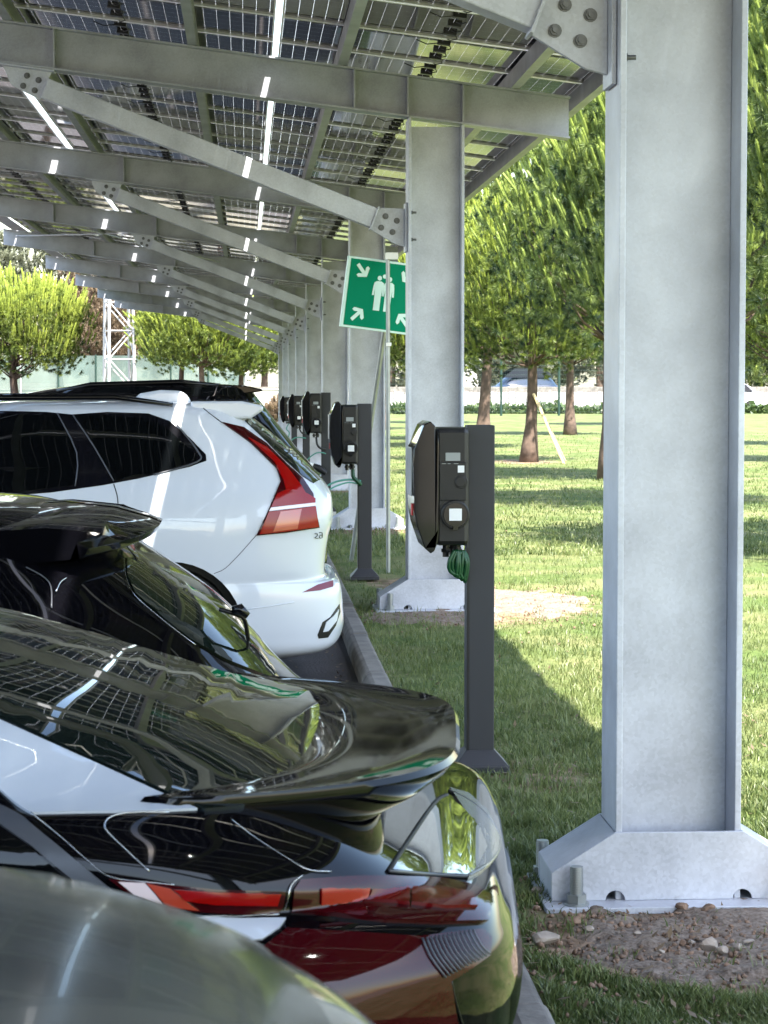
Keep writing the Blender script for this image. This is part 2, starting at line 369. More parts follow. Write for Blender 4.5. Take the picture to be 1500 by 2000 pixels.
# grass blades (stuff)
def blades(n, x0, x1f, y0, y1, h, wd, seed):
    r = np.random.default_rng(seed)
    Y = r.uniform(y1 ** -1, y0 ** -1, n) ** -1 if y0 > 0 else r.uniform(y0, y1, n)
    X = x0 + (x1f(Y) - x0) * r.uniform(0, 1, n)
    D = dirt_f(X, Y); cl = np.sin(X * 9 + 3 * np.sin(Y * 4)) * np.sin(Y * 7 + 2 * np.sin(X * 6)) * .5 + .5
    pch = .5 + .5 * np.sin(X * 1.9 + 2 * np.sin(Y * .8 + 1)) * np.sin(Y * 1.3 + 1.5 * np.sin(X * 2.3))
    keep = (r.uniform(0, 1, n) < .30 + .45 * cl + .35 * pch) & ((D < .40 + .3 * r.uniform(0, 1, n) * cl) | ((r.uniform(0, 1, n) < .10) & (np.sin(X * 17 + Y * 5) * np.sin(Y * 23) > .1))) & ~((np.abs(X - COLX) < .42) & (np.abs((Y - COLY0 + PITCH / 2) % PITCH - PITCH / 2) < .25))
    X, Y, cl = X[keep], Y[keep], cl[keep]; n = len(X)
    hh = h * r.uniform(.25, 1.15, n) * (.45 + .8 * cl) * np.where(r.uniform(0, 1, n) > .97, 1.5, 1); a = r.uniform(0, 2 * PI, n); l = r.uniform(.2, .9, n) * hh
    wa = r.uniform(0, 2 * PI, n); ww = wd * r.uniform(.6, 1.2, n)
    Z = wob(X, Y) - .004
    dx, dy = np.cos(a), np.sin(a); wx, wy = np.cos(wa) * ww / 2, np.sin(wa) * ww / 2
    V = np.empty((n, 5, 3))
    V[:, 0] = np.stack([X - wx, Y - wy, Z], 1); V[:, 1] = np.stack([X + wx, Y + wy, Z], 1)
    mx, my, mz = X + dx * l * .35, Y + dy * l * .35, Z + hh * .62
    V[:, 2] = np.stack([mx - wx * .8, my - wy * .8, mz], 1); V[:, 3] = np.stack([mx + wx * .8, my + wy * .8, mz], 1)
    V[:, 4] = np.stack([X + dx * l, Y + dy * l, Z + hh], 1)
    b = np.arange(n)[:, None] * 5
    Fc = np.concatenate([b + np.array([[0, 1, 3]]), b + np.array([[0, 3, 2]]), b + np.array([[2, 3, 4]])])
    t = np.clip(r.normal(.5, .22, n) + .25 * np.sin(X * 2.3 + 1.2 * np.sin(Y * 1.1)) * np.sin(Y * .9) + (r.uniform(0, 1, n) > .93) * .5, 0, 1)
    return V.reshape(-1, 3), Fc, np.repeat(t, 5)
parts = [blades(230000, .82, lambda Y: Y * .255 + .25, 5.2, 24, .052, .0055, 1),
         blades(70000, .82, lambda Y: Y * .25 + .4, 22, 75, .06, .014, 2),
         blades(15000, .82, lambda Y: 3 + 0 * Y, 1.5, 5.4, .055, .006, 3)]
V = np.concatenate([p[0] for p in parts]); off = 0; Fs = []
for p in parts: Fs.append(p[1] + off); off += len(p[0])
tag(link('grass', np_mesh('grass', V, np.concatenate(Fs), 'blade', np.concatenate([p[2] for p in parts]))), 'green grass blades growing beside the kerb and under the trees', 'grass', kind='stuff')
# fallen dry leaves and clippings
nl = 2600; r = np.random.default_rng(9); LY = r.uniform(1 / 40, 1 / 5.5, nl) ** -1; LX = .8 + (LY * .25 + .3) * r.uniform(0, 1, nl); LZ = wob(LX, LY) + r.uniform(.004, .035, nl)
k_ = np.arange(nl) % 7 == 0; LX[k_] = r.uniform(-.5, .6, k_.sum()); LZ[k_] = -.078; k2 = np.arange(nl) % 14 == 0; LX[k2] = .6 - np.abs(r.normal(0, .05, k2.sum())); LY[k_] = r.uniform(8, 17, k_.sum())
C = np.stack([LX, LY, LZ], 1); q1 = r.normal(0, 1, (nl, 3)) * np.array([1, 1, .35]); q1 /= np.linalg.norm(q1, axis=1)[:, None]; q2 = np.cross(q1, np.array([0, 0, 1.])); sz = r.uniform(.008, .03, nl)[:, None]
V = np.stack([C - q1 * sz, C + q2 * sz * .35, C + q1 * sz, C - q2 * sz * .35], 1).reshape(-1, 3)
tag(link('leaf_litter', np_mesh('leaf_litter', V, np.arange(len(V)).reshape(-1, 4), 'dryleaf', np.repeat(r.uniform(.2, 1, nl), 4))), 'dry leaves and clippings scattered over the grass', 'leaf litter', kind='stuff')
# ------------------------------------------------------------------ carport
def zb(x): return 3.515 + .125 * (2.41 - x)          # underside of the rafters
SL = math.atan(.125); XL, XR = -4.76, 2.41
port = empty('solar_carport', (COLX, COLY0, 0), 0, 'long galvanised steel carport roofed with solar panels above the parked cars', 'carport')
def h_column():
    c = MB(); w2 = .207; d2 = .15
    ztl, ztr = zb(COLX - w2) - .012, zb(COLX + w2) - .012
    # left flange, right flange, web, as one H section
    c.box((-w2, -d2, .02), (-w2 + .021, d2, ztl)); c.box((w2 - .021, -d2, .02), (w2, d2, ztr)); c.box((-w2 + .021, -.006, .02), (w2 - .021, .006, ztr))
    return c
def hexbolt(m, c, axis, r=.017, h=.014, shank=.0):
    d = {'x': Vector((1, 0, 0)), 'y': Vector((0, 1, 0)), 'z': Vector((0, 0, 1))}[axis]; s = 1 if h > 0 else -1
    m.tube([Vector(c), Vector(c) + d * h], r, 6); m.tube([Vector(c), Vector(c) + d * (h + s * (.008 + shank))], r * .55, 10)
    m.tube([Vector(c), Vector(c) + d * h * .2], r * 1.35, 14)
def make_frame_parts():
    """meshes in frame coordinates: origin at the column's foot centre"""
    P = {}
    P['column'] = h_column()
    b = MB()
    pl = [(-.42, .022), (.42, .022), (.42, .115), (.212, .245), (-.212, .245), (-.42, .115)]
    # front and rear cheek plates with half-round drain holes, and sloping side plates
    def cheek(y0, y1):
        pts = []
        def arc(cx): return [(cx + .032 * math.cos(a), .022 + .032 * math.sin(a)) for a in np.linspace(PI, 0, 9)]
        pts += [(-.42, .022)] + arc(-.21) + arc(.21) + [(.42, .022)] + pl[2:]
        b.prism(pts, y0, y1)
    cheek(-.168, -.152); cheek(.152, .168)
    for s in (-1, 1):
        b.prism([(s * .402, .022), (s * .418, .022), (s * .418, .115), (s * .402, .115)], -.151, .151)
        b.prism([(s * .402, .116), (s * .4185, .116), (s * .2115, .2445), (s * .2095, .232)], -.151, .151)
    P['base_gusset'] = b
    p = MB(); p.box((-.45, -.27, 0), (.45, .27, .0215)); P['base_plate'] = p
    bolts = []
    for x, y in ((-.345, -.215), (.345, -.215), (-.40, .21), (.345, .215)):
        m = MB(); m.cyl((x, y, .0215), .021, .125, seg=12)
        for k in range(16): m.cyl((x, y, .055 + k * .0055), .0222, .0025, seg=12)
        m.cyl((x, y, .0222), .042, .006, seg=20); m.tube([(x, y, .0285), (x, y, .056)], .034, 6); bolts.append(m)
    P['bolts'] = bolts
    # rafter (I section)
    r = MB()
    x0, x1 = XL - COLX, XR - COLX
    def q(x, dz): return (x, zb(x + COLX) + dz)
    r.prism([q(x0, 0), q(x1, 0), q(x1, .014), q(x0, .014)], -.085, .085)
    r.prism([q(x0, .296), q(x1, .296), q(x1, .31), q(x0, .31)], -.085, .085)
    r.prism([q(x0, .014), q(x1, .014), q(x1, .296), q(x0, .296)], -.005, .005)
    for x in (-.205, .205, -2.8, .0 - .6, -4.4):
        for s in (-1, 1):
            r.prism([q(x - .006, .0142), q(x + .006, .0142), q(x + .006, .2958), q(x - .006, .2958)], s * .0052, s * .08)
    P['rafter'] = r
    # brace: box section from the column face to the rafter
    A = Vector((-.30, 0, 2.865)); B = Vector((-3.02, 0, zb(COLX - 3.02) - .10)); d = (B - A).normalized(); n = Vector((-d.z, 0, d.x))
    if n.z < 0: n = -n
    m = MB(); hw = .075
    ctr = A + d * .16; end = B - d * .16
    pr = [ctr + n * hw, end + n * hw, end - n * hw, ctr - n * hw]
    m.prism([(v.x, v.z) for v in pr], -.06, .06); P['brace'] = m
    g = MB(); pr = [(-.2265, A.z + .13), (-.30, A.z + .135), (ctr.x + .0 + n.x * .085, ctr.z + n.z * .085), (ctr.x - n.x * .085, ctr.z - n.z * .085), (-.30, A.z - .13), (-.2265, A.z - .15)]
    g.prism(pr, -.012, .012); e = ctr - d * .004; pr = [e + n * .09, e + d * .012 + n * .09, e + d * .012 - n * .09, e - n * .09]
    g.prism([(v.x, v.z) for v in pr], -.075, .075)
    g.box((-.2255, -.09, A.z - .19), (-.2095, .09, A.z + .17)); P['plate_low'] = g
    g2 = MB(); zt = lambda x: zb(x + COLX) - .001
    pr = [(B.x - .16, zt(B.x - .16)), (B.x + .2, zt(B.x + .2)), (end.x + n.x * .08, end.z + n.z * .08), (end.x - n.x * .09, end.z - n.z * .09), (B.x - .10, B.z - .03)]
    g2.prism(pr, -.012, .012); g2.prism([(B.x - .22, zt(B.x - .22) - .012), (B.x + .22, zt(B.x + .22) - .012), (B.x + .22, zt(B.x + .22)), (B.x - .22, zt(B.x - .22))], -.08, .08)
    P['plate_high'] = g2
    bl = []
    for cx, cz in ((A.x, A.z + .045),):
        pass
    ctrp = A + d * .045
    for i in (-1, 1):
        for j in (-1, 1):
            k = MB(); c = ctrp + d * .045 * i + n * .045 * j; hexbolt(k, (c.x, -.0125, c.z), 'y', h=-.014); bl.append(k)
    for j in (-1, 1):
        for s in (-1, 1):
            k = MB(); hexbolt(k, (-.1855, s * .06, A.z + j * .10), 'x', r=.015, h=.016, shank=.02); bl.append(k)
    P['bolts_low'] = bl
    bh = []
    cc = B + d * -.05
    for i in (-1, 1):
        for j in (-1, 1):
            k = MB(); c = cc + d * .045 * i + n * .04 * j; hexbolt(k, (c.x, -.0125, c.z), 'y', h=-.014); bh.append(k)
    P['bolts_high'] = bh
    return P
P = make_frame_parts()
proto = {}
c0 = P['column'].build('column', 'galv', port, bevel=.003)
for key in ('base_gusset', 'base_plate'): P[key].build(key, 'galv', c0, bevel=.002)
for b in P['bolts']: b.build('anchor_bolt', 'pole', c0, smooth=True)
r0 = P['rafter'].build('rafter', 'galv_shaded', port)
b0 = P['brace'].build('brace', 'galv', port, bevel=.006)
for key in ('plate_low', 'plate_high'): P[key].build('connection_plate', 'galv', b0, bevel=.002)
for b in P['bolts_low'] + P['bolts_high']: b.build('bolt', 'bolt', b0, smooth=True)
for k in range(-1, 9):
    if k == 0: continue
    for src in (c0, r0, b0):
        c = src.copy(); COL.objects.link(c); c.parent = port; c.location = (0, PITCH * k, 0)
        for ch in children(src): d = ch.copy(); COL.objects.link(d); d.parent = c
YA, YB = COLY0 - PITCH - 1.0, COLY0 + PITCH * 8 + 1.2
# purlins: C sections on the rafters
for x in (2.555, 2.0, .72, -.38, -1.72, -2.72, -4.05):
    m = MB(); z = zb(x) + .312; h = .13
    for k in range(-1, 9):
        ya = COLY0 + PITCH * k - (1.0 if k == -1 else 0); yb = COLY0 + PITCH * (k + 1) - .004
        if k == 8: yb = YB
        m.box((x - .035, ya, z), (x - .029, yb, z + h)); m.box((x - .029, ya, z), (x + .035, yb, z + .006)); m.box((x - .029, ya, z + h - .006), (x + .035, yb, z + h))
    m.build('purlin', 'galv_shaded', port, world=True)
m = MB(); zg = zb(-4.6) + .312 + .13; m.box((-4.74, YA, zg - .03), (-4.47, YB, zg - .024)); m.box((-4.746, YA, zg - .03), (-4.74, YB, zg + .05)); m.build('added_shade_strip', 'galv_shaded', port, world=True)  # strip added to block sun from the rafters' left ends
# edge fascia and ties
def tie(x0, x1, Y0, Y1, r=.012):
    MB().tube([(x0, Y0, zb(x0) + .2), (x1, Y1, zb(x1) + .2)], r, 6).build('tie_rod', 'galv', port, world=True)
tie(-4.5, -.5, 45.2 - PITCH + .1, 45.2 - .1); tie(-.5, -4.5, 45.2 - PITCH + .1, 45.2 - .1)
for sx in (1, -1):      # knee brackets from the column flange up to the edge purlin
    pass
# panels
PL, PW = 2.30, 1.166
def panel_parts():
    g = MB(); g.box((-PL / 2 + .012, -PW / 2 + .012, .018), (PL / 2 - .012, PW / 2 - .012, .024))
    f = MB()
    for s in (-1, 1):
        f.box((-PL / 2, s * PW / 2 - (.012 if s > 0 else 0), 0), (PL / 2, s * PW / 2 + (0 if s > 0 else .012), .033))
        f.box((-PL / 2, s * (PW / 2 - .012) - (.022 if s > 0 else 0), -.0), (PL / 2, s * (PW / 2 - .012) + (0 if s > 0 else .022), .002))
        f.box((s * PL / 2 - (.012 if s > 0 else 0), -PW / 2 + .012, 0.0005), (s * PL / 2 + (0 if s > 0 else .012), PW / 2 - .012, .0325))
    j = MB()
    for k in (-1, 0, 1):
        j.box((-.045, k * .36 - .03, -.004), (.045, k * .36 + .03, .0175)); j.tube([(.04, k * .36, .004), (.06, k * .36 + .08, -.012), (.02, k * .36 + .16, -.015), (.0, k * .36 + .25, .008)], .004, 5)
    j.tube([(-.04, -.36, .004), (-.12, -.40, -.02), (-.2, -.42, .0)], .004, 5)
    return g, f, j
g, f, j = panel_parts()
def uvize(o):
    me = o.data; u = me.uv_layers.new(name='UVMap')
    for p in me.polygons:
        for li in p.loop_indices:
            co = me.vertices[me.loops[li].vertex_index].co; u.data[li].uv = (co.x + PL / 2 - .0175 + .002, co.y + PW / 2 - .015)
po = g.build('solar_panel', 'panel', port); uvize(po)
fo = f.build('panel_frame', 'alu', po); jo = j.build('junction_box', 'blackplastic', po)
slots = []
PP = PITCH / 8; Y0p = COLY0 - PP * 9 + .10 + PP / 2; n = int((YB - Y0p) / PP)
for row, xc in enumerate((1.40, -.928, -3.29)):
    for i in range(n):
        slots.append((xc, Y0p + i * PP))
def z_pan(x): return zb(x) + .312 + .13
slots.sort(key=lambda s: (s[1] < 12.0, s[1]))
near, rest = slots[:99], slots[99:]
for i, (x, y) in enumerate(near):
    if i == 0: c = po
    else:
        c = po.copy(); COL.objects.link(c); c.parent = port
        for ch in (fo, jo):
            d = ch.copy(); COL.objects.link(d); d.parent = c
    c.location = (x - COLX, y - COLY0, z_pan(x)); c.rotation_euler = (0, SL + random.uniform(-.0015, .0015), random.uniform(-.002, .002))
# the rest in one mesh
def merged(mb, name, mat_, uv=False):
    V0 = np.array([list(v) for v in mb.v]); ca, sa = math.cos(SL), math.sin(SL)
    Vr = np.stack([V0[:, 0] * ca + V0[:, 2] * sa, V0[:, 1], -V0[:, 0] * sa + V0[:, 2] * ca], 1)
    vs = []; fs = []; uvs = []
    for (x, y) in rest:
        o = len(vs) * len(V0); vs.append(Vr + np.array([x - COLX, y - COLY0, z_pan(x)]))
        fs += [[i + o for i in f_] for f_ in mb.f]
    me = bpy.data.meshes.new(name); me.from_pydata(np.concatenate(vs).tolist(), [], fs); me.update(); me.materials.append(M[mat_])
    if uv:
        u = me.uv_layers.new(name='UVMap'); L_ = np.zeros(len(me.loops), int); me.loops.foreach_get('vertex_index', L_)
        U = np.tile(V0[:, :2] + np.array([PL / 2 - .0155, PW / 2 - .015]), (len(rest), 1)); u.data.foreach_set('uv', U[L_].ravel().astype(np.float32))
    o = link(name, me, port); return tag(o, kind='stuff')
merged(g, 'solar_panels', 'panel', True); merged(f, 'panel_frames', 'alu')
# ------------------------------------------------------------------ chargers
def make_charger():
    t = empty('charging_station', (POSTX, POSTY0, 0))
    p = MB(); p.box((-.055, -.06, .0), (.065, .06, 1.525)); post = p.build('post', 'charcoal', t, bevel=.004)
    m = MB(); m.box((-.0565, -.0615, .05), (-.0445, -.0605, 1.50)); m.build('edge_strip', 'blackplastic', post)
    b = MB()
    def fr(z0, a0, z1, a1):
        vs = [(-.055 - a0, -.06 - a0, z0), (.065 + a0, -.06 - a0, z0), (.065 + a0, .06 + a0, z0), (-.055 - a0, .06 + a0, z0), (-.055 - a1, -.06 - a1, z1), (.065 + a1, -.06 - a1, z1), (.065 + a1, .06 + a1, z1), (-.055 - a1, .06 + a1, z1)]
        b.add(vs, [(0, 3, 2, 1), (4, 5, 6, 7), (0, 1, 5, 4), (1, 2, 6, 5), (2, 3, 7, 6), (3, 0, 4, 7)])
    fr(.012, .062, .04, .062); fr(.0405, .06, .105, .002); b.build('foot_plate', 'charcoal', t, bevel=.003)
    # housing: rounded body reaching -X from the post, seen from its side
    x1, x0 = -.058, -.205; z0, z1 = 1.0, 1.515
    h = MB(); pr = [(x1, z0 + .02), (x1, z1), (x0 - .005, z1), (x0 - .005, z0)]
    h.prism([(x1, z0 + .01), (x1, z1 - .0), (x0, z1 - .0), (x0, z0 + .01)], -.175, .175)
    hs = h.build('housing', 'blackplastic', t, bevel=.02)
    s = MB(); s.box((-.066, -.15, 1.0), (-.056, .15, 1.515)); s.build('back_plate', 'charcoal', t)
    c = MB()
    outer = [(x0 + .0, z0 - .0), (x0 - .0, z1 + .01), (x0 - .022, z1 + .03), (x0 - .048, z1 + .015), (x0 - .092, z1 - .09), (x0 - .095, z1 - .15), (x0 - .09, z0 + .16), (x0 - .08, z0 + .10), (x0 - .045, z0 - .0), (x0 - .02, z0 - .022), (x0 - .004, z0 - .012), (x0 + .012, z0 + .03), (x0 + .016, z0 + .08), (x0 + .016, z1 - .07), (x0 + .01, z1 - .02)]
    c.prism([(a, b_) for a, b_ in outer], -.192, .192)
    cv = c.build('front_cover', 'glossplastic', t, bevel=.014, smooth=45)
    m = MB(); m.box((x0 - .099, -.12, 1.22), (x0 - .093, .12, 1.43)); m.build('light_bar', 'screen', cv, bevel=.004)
    m = MB(); m.box((x0 - .0985, -.15, 1.14), (x0 - .092, -.10, 1.19)); m.build('sticker', 'reddot', cv)
    # side features on the face towards -Y
    yf = -.1755
    m = MB(); m.box((x0 + .018, yf - .006, 1.205), (x1 - .012, yf + .004, 1.37)); m.build('access_panel', 'blackplastic', hs, bevel=.003)
    m = MB(); m.box((x0 + .045, yf - .003, 1.375), (x1 - .045 + .006, yf + .002, 1.41)); m.build('display', 'screen', hs)
    m = MB(); m.box((x1 - .05, yf - .0075, 1.325), (x1 - .022, yf - .006, 1.355)); m.build('sticker', 'sticker', hs)
    for k, wd in enumerate((.018, .012, .02)):
        m = MB(); m.box((x0 + .028 + k * .026, yf - .0068, 1.362), (x0 + .028 + k * .026 + wd, yf - .006, 1.3645)); m.build('marking', 'screen', hs)
    m = MB(); m.cyl((x1 - .035, yf - .012, 1.285), .029, .014, 'y', 28); m.cyl((x1 - .038, yf - .014, 1.285), .022, .006, 'y', 28); m.build('button', 'blackplastic', hs, smooth=True, bevel=.002)
    m = MB(); m.cyl((x0 + .085, yf - .02, 1.145), .062, .03, 'y', 40); sk = m.build('socket', 'blackplastic', hs, smooth=True, bevel=.004)
    m = MB(); pts = [(x0 + .085 + .05 * math.cos(a), 1.145 + .05 * math.sin(a)) for a in np.linspace(-.25 * PI, 1.25 * PI, 26)] + [(x0 + .085 + .012, 1.145 - .066), (x0 + .085 - .012, 1.145 - .066)]
    m.prism(pts, yf - .036, yf - .02); lid = m.build('socket_lid', 'glossplastic', sk)
    m = MB(); m.box((x0 + .058, yf - .038, 1.12), (x0 + .112, yf - .0365, 1.172)); m.build('sticker', 'sticker', sk)
    # glands under the housing
    for gx, gy in ((-.10, -.08), (-.15, -.08), (-.11, .05)):
        m = MB(); m.cyl((gx, gy, .955), .014, .05, seg=12); m.tube([(gx, gy, .975), (gx, gy, .99)], .022, 6); m.build('cable_gland', 'blackplastic', t)
    return t
ch0 = make_charger()
labs = ['black wall box charger on charcoal post, nearest and largest, with coiled green cable below',
        'black charger on charcoal post, second from the camera, behind the tail of the white car',
        'charger with holstered plug and green cable, third from the camera, right of the white car',
        'small distant charger, fourth along the row, half hidden beside the third',
        'farthest visible charger, at the left end of the row of black boxes']
chs = []
adj = [(0, 0, 0), (0, .15, 0), (.0, .05, .05), (0, 0, -.04), (0, 0, -.13)]
for k in range(5):
    c = ch0 if k == 0 else copy_tree(ch0)
    c.location = (POSTX + adj[k][0], POSTY0 + PITCH * k + adj[k][1], adj[k][2])
    tag(c, labs[k], 'ev charger', 'charging stations on posts along the kerb'); chs.append(c)
for c in chs:
    if c.location.z > 0:
        MB().box((-.12, -.13, -.055), (.13, .13, .011)).build('plinth', 'concrete', c)
def cable(owner, pts, mname, r=.008, name='charging_cable'):
    P_ = cr_spline(pts, 8); MB().tube([tuple(p) for p in P_], r, 8).build(name, mname, owner, smooth='all')
bun = []
rc = random.Random(3)
for i in range(8):
    t_ = i / 7; cx = -.125 + .05 * t_ + rc.uniform(-.008, .008); cy = -.13 + .05 * t_
    bun += [(cx + .012, cy, .985 - .01 * t_), (cx - .012 + rc.uniform(-.01, .01), cy - .01, .94), (cx - .008 + .02 * t_, cy, .90 - .035 * t_), (cx + .018, cy + .01, .885 - .035 * t_), (cx + .026 + rc.uniform(-.006, .006), cy, .93)]
cable(chs[0], bun, 'cablegreen', .0085)
cable(chs[1], [(-.10, -.08, .96), (-.095, -.09, .90), (-.06, -.09, .86), (-.03, -.075, .83)], 'cablegreen', .018)
cable(chs[1], [(-.03, -.08, .86), (-.15, -.10, .875), (-.30, -.2, .84), (-.45, -.4, .74), (-.6, -.8, .62)], 'cableteal', .009)
cable(chs[1], [(-.03, -.08, .83), (-.15, -.12, .85), (-.32, -.3, .79), (-.45, -.6, .66)], 'cableteal', .007)
cable(chs[2], [(-.12, -.08, .96), (-.11, -.10, .87), (-.07, -.1, .82), (.0, -.08, .80)], 'cable', .014)
cable(chs[2], [(.0, -.09, .75), (-.12, -.14, .76), (-.26, -.2, .64), (-.33, -.3, .4), (-.35, -.35, .2)], 'cableteal', .008)
m = MB(); m.tube([(-.16, -.12, .60), (-.10, -.13, .57), (.0, -.14, .50)], [.03, .045, .035], 12); m.build('plug_holster', 'blackplastic', chs[2], smooth=True)
m = MB(); m.tube([(-.20, -.13, .62), (-.16, -.12, .60)], [.02, .03], 10); m.build('plug', 'sticker', chs[2], smooth=True)
cable(chs[3], [(-.11, -.08, .96), (-.08, -.10, .90), (-.02, -.07, .86)], 'cable', .013)
cable(chs[3], [(0, -.08, .8), (-.2, -.1, .8), (-.36, -.2, .6), (-.4, -.2, .3)], 'cableteal', .01)
cable(chs[4], [(-.11, -.08, .96), (-.16, -.10, .85), (-.10, -.12, .75), (-.2, -.2, .5)], 'cableteal', .012)
# ------------------------------------------------------------------ assembly point sign
sg = empty('assembly_point_sign', (1.27, 20.2, 0), 0, 'green and white assembly point sign with four arrows, tilted on two thin grey poles', 'sign')
MB().tube([(1.275, 20.2, -.05), (1.27, 20.18, 2.84)], .019, 12).build('pole', 'pole', sg, smooth=True, world=True)
m = MB(); m.box((1.25, 20.14, 2.80), (1.36, 20.22, 2.86)); m.box((1.255, 20.15, 2.03), (1.30, 20.22, 2.06)); m.build('pole_clamp', 'alu', sg, world=True)
MB().tube([(1.0, 21.6, -.05), (1.30, 20.9, 2.3)], .021, 12).build('pole', 'pole', sg, smooth=True, world=True)
pc = at(747, 578, 20.42)
Ms = Matrix.Translation(pc) @ Matrix.Rotation(math.radians(7), 4, 'Y') @ Matrix.Rotation(math.radians(9), 4, 'Z')
W2, H2 = .355, .32
def sgn(polys, name, mname, y0, y1, parent):
    m = MB()
    for pl in polys: m.prism(pl, y0, y1, M_=Ms)
    return m.build(name, mname, parent, world=True)
MBs = MB(); MBs.box((-W2, -.0, -H2), (W2, .045, H2), M_=Ms); bd = MBs.build('panel', 'signwhite', sg, world=True, bevel=.004)
sgn([[(-W2 + .028, -H2 + .02), (W2 - .028, -H2 + .02), (W2 - .028, H2 - .02), (-W2 + .028, H2 - .02)]], 'green_field', 'signgreen', -.003, -.0005, bd)
def person(cx, cz, s):
    hd = [(cx + .0165 * s * math.cos(a), cz + .135 * s + .018 * s * math.sin(a)) for a in np.linspace(0, 2 * PI, 17)[:-1]]
    bdy = [(-.018, .112), (.018, .112), (.036, .10), (.041, .07), (.045, .005), (.03, .005), (.026, .06), (.024, -.03), (.024, -.105), (-.024, -.105), (-.024, -.03), (-.026, .06), (-.03, .005), (-.045, .005), (-.041, .07), (-.036, .10)]
    return [hd, [(cx + a * s, cz + b_ * s) for a, b_ in bdy]]
def arrow(cx, cz, ang):
    base = [(-.075, -.016), (.018, -.016), (-.005, -.042), (-.005, -.066), (.02, -.066), (.066, 0), (.02, .066), (-.005, .066), (-.005, .042), (.018, .016), (-.075, .016)]
    ca, sa = math.cos(ang), math.sin(ang)
    return [(cx + x * ca - z * sa, cz + x * sa + z * ca) for x, z in base]
pic = []
pic += person(-.045, -.01, 1.22) + person(.05, -.01, 1.22)
pic.append([(.0 + .019 * math.cos(a), .175 + .019 * math.sin(a)) for a in np.linspace(0, 2 * PI, 17)[:-1]])
q = math.radians
pic += [arrow(-.21, .20, q(-48)), arrow(.21, .20, q(228)), arrow(-.21, -.19, q(48)), arrow(.21, -.19, q(132))]
sgn(pic, 'pictogram', 'signwhite', -.006, -.0035, bd)
# ------------------------------------------------------------------ stones on the bare earth
def rock(name, c, r, mname, label, cat, group, seed):
    rr = random.Random(seed); bm = bmesh.new(); bmesh.ops.create_icosphere(bm, subdivisions=2, radius=1)
    k = [Vector((rr.uniform(-1, 1), rr.uniform(-1, 1), rr.uniform(-1, 1))).normalized() for _ in range(12)]; kk = [rr.uniform(.4, .78) for _ in k]
    sx, sy, sz = r * rr.uniform(.8, 1.3), r * rr.uniform(.7, 1.1), r * rr.uniform(.5, .8)
    for v in bm.verts:
        for n_, d_ in zip(k, kk):
            e = v.co.dot(n_)
            if e > d_: v.co -= n_ * (e - d_)
        v.co = Vector((v.co.x * sx, v.co.y * sy, v.co.z * sz))
    me = bpy.data.meshes.new(name); bm.to_mesh(me); bm.free(); me.materials.append(M[mname])
    o = link(name, me, None, c); return tag(o, label, cat, group)
def gnd(px, py, z=.01):
    d = ray(px, py); t = (z - CAM.z) / d.z; return CAM + d * t
st = [(1048, 1742, .03, 'stone', 'rounded tan stone against the left corner of the near column base'),
      (1062, 1835, .045, 'stone', 'flat pale grey slab of rubble left of the bare earth, nearest the kerb'),
      (1120, 1800, .03, 'clod', 'reddish clod beside the left end of the near base plate'),
      (1150, 1812, .018, 'stone', 'small pale pebble just right of the reddish clod'),
      (1335, 1772, .035, 'clod', 'brown earth clod touching the middle of the near base plate'),
      (1385, 1775, .04, 'clod', 'larger brown earth clod under the right drain hole of the near base'),
      (1385, 1843, .033, 'stone', 'largest pale stone in the cluster on bare earth right of the near base'),
      (1408, 1855, .022, 'stone', 'pinkish stone tucked under the largest stone of the cluster'),
      (1440, 1848, .025, 'stone', 'long pale stone at the right of the cluster on bare earth'),
      (1352, 1840, .016, 'stone', 'small stone at the left of the cluster on bare earth'),
      (1245, 1822, .014, 'stone', 'lone white pebble on the bare earth below the left drain hole'),
      (1460, 1838, .018, 'stone', 'small tan stone near the right picture edge on bare earth'),
      (1290, 1858, .012, 'stone', 'tiny pale pebble in the middle of the bare earth'),
      (1175, 1790, .022, 'clod', 'crumbled clod in front of the anchor bolt of the near base')]
for i, (px, py, r, mn, lb) in enumerate(st):
    c = gnd(px, py, .022); rock('stone' if mn == 'stone' else 'earth_clod', c, r, mn, lb, 'stone' if mn == 'stone' else 'clod', 'stones and clods around the near column base', i)
# bare earth sheets with real relief
def vnoise(X, Y, s, seed):
    r = np.random.default_rng(seed); T = r.uniform(-1, 1, (64, 64)); x = X / s; y = Y / s; xi = np.floor(x).astype(int); yi = np.floor(y).astype(int); fx = x - xi; fy = y - yi
    fx = fx * fx * (3 - 2 * fx); fy = fy * fy * (3 - 2 * fy); g = lambda a, b: T[a % 64, b % 64]
    return (g(xi, yi) * (1 - fx) + g(xi + 1, yi) * fx) * (1 - fy) + (g(xi, yi + 1) * (1 - fx) + g(xi + 1, yi + 1) * fx) * fy
def earth(cx, cy, hx, hy, res, seed):
    def zf(X, Y):
        q = ((X - cx) / hx) ** 2 + ((Y - cy) / hy) ** 2 + .35 * vnoise(X, Y, .22, seed) + .2 * vnoise(X, Y, .07, seed + 1)
        m = np.clip((1 - q) * 3, 0, 1)
        rel = .010 * vnoise(X, Y, .11, seed + 2) + .008 * np.abs(vnoise(X, Y, .045, seed + 3)) + .005 * np.abs(vnoise(X, Y, .02, seed + 4))
        return wob(X, Y) + m * (.010 + rel) - (1 - m) * .03
    sheet('bare_earth', np.arange(cx - hx * 1.35, cx + hx * 1.35, res), np.arange(cy - hy * 1.35, cy + hy * 1.35, res), zf, 'soil')
earth(1.62, 6.72, .80, .62, .009, 1)
earth(1.35, 16.3, .55, .55, .014, 7); earth(2.15, 17.4, .5, 1.3, .02, 12)
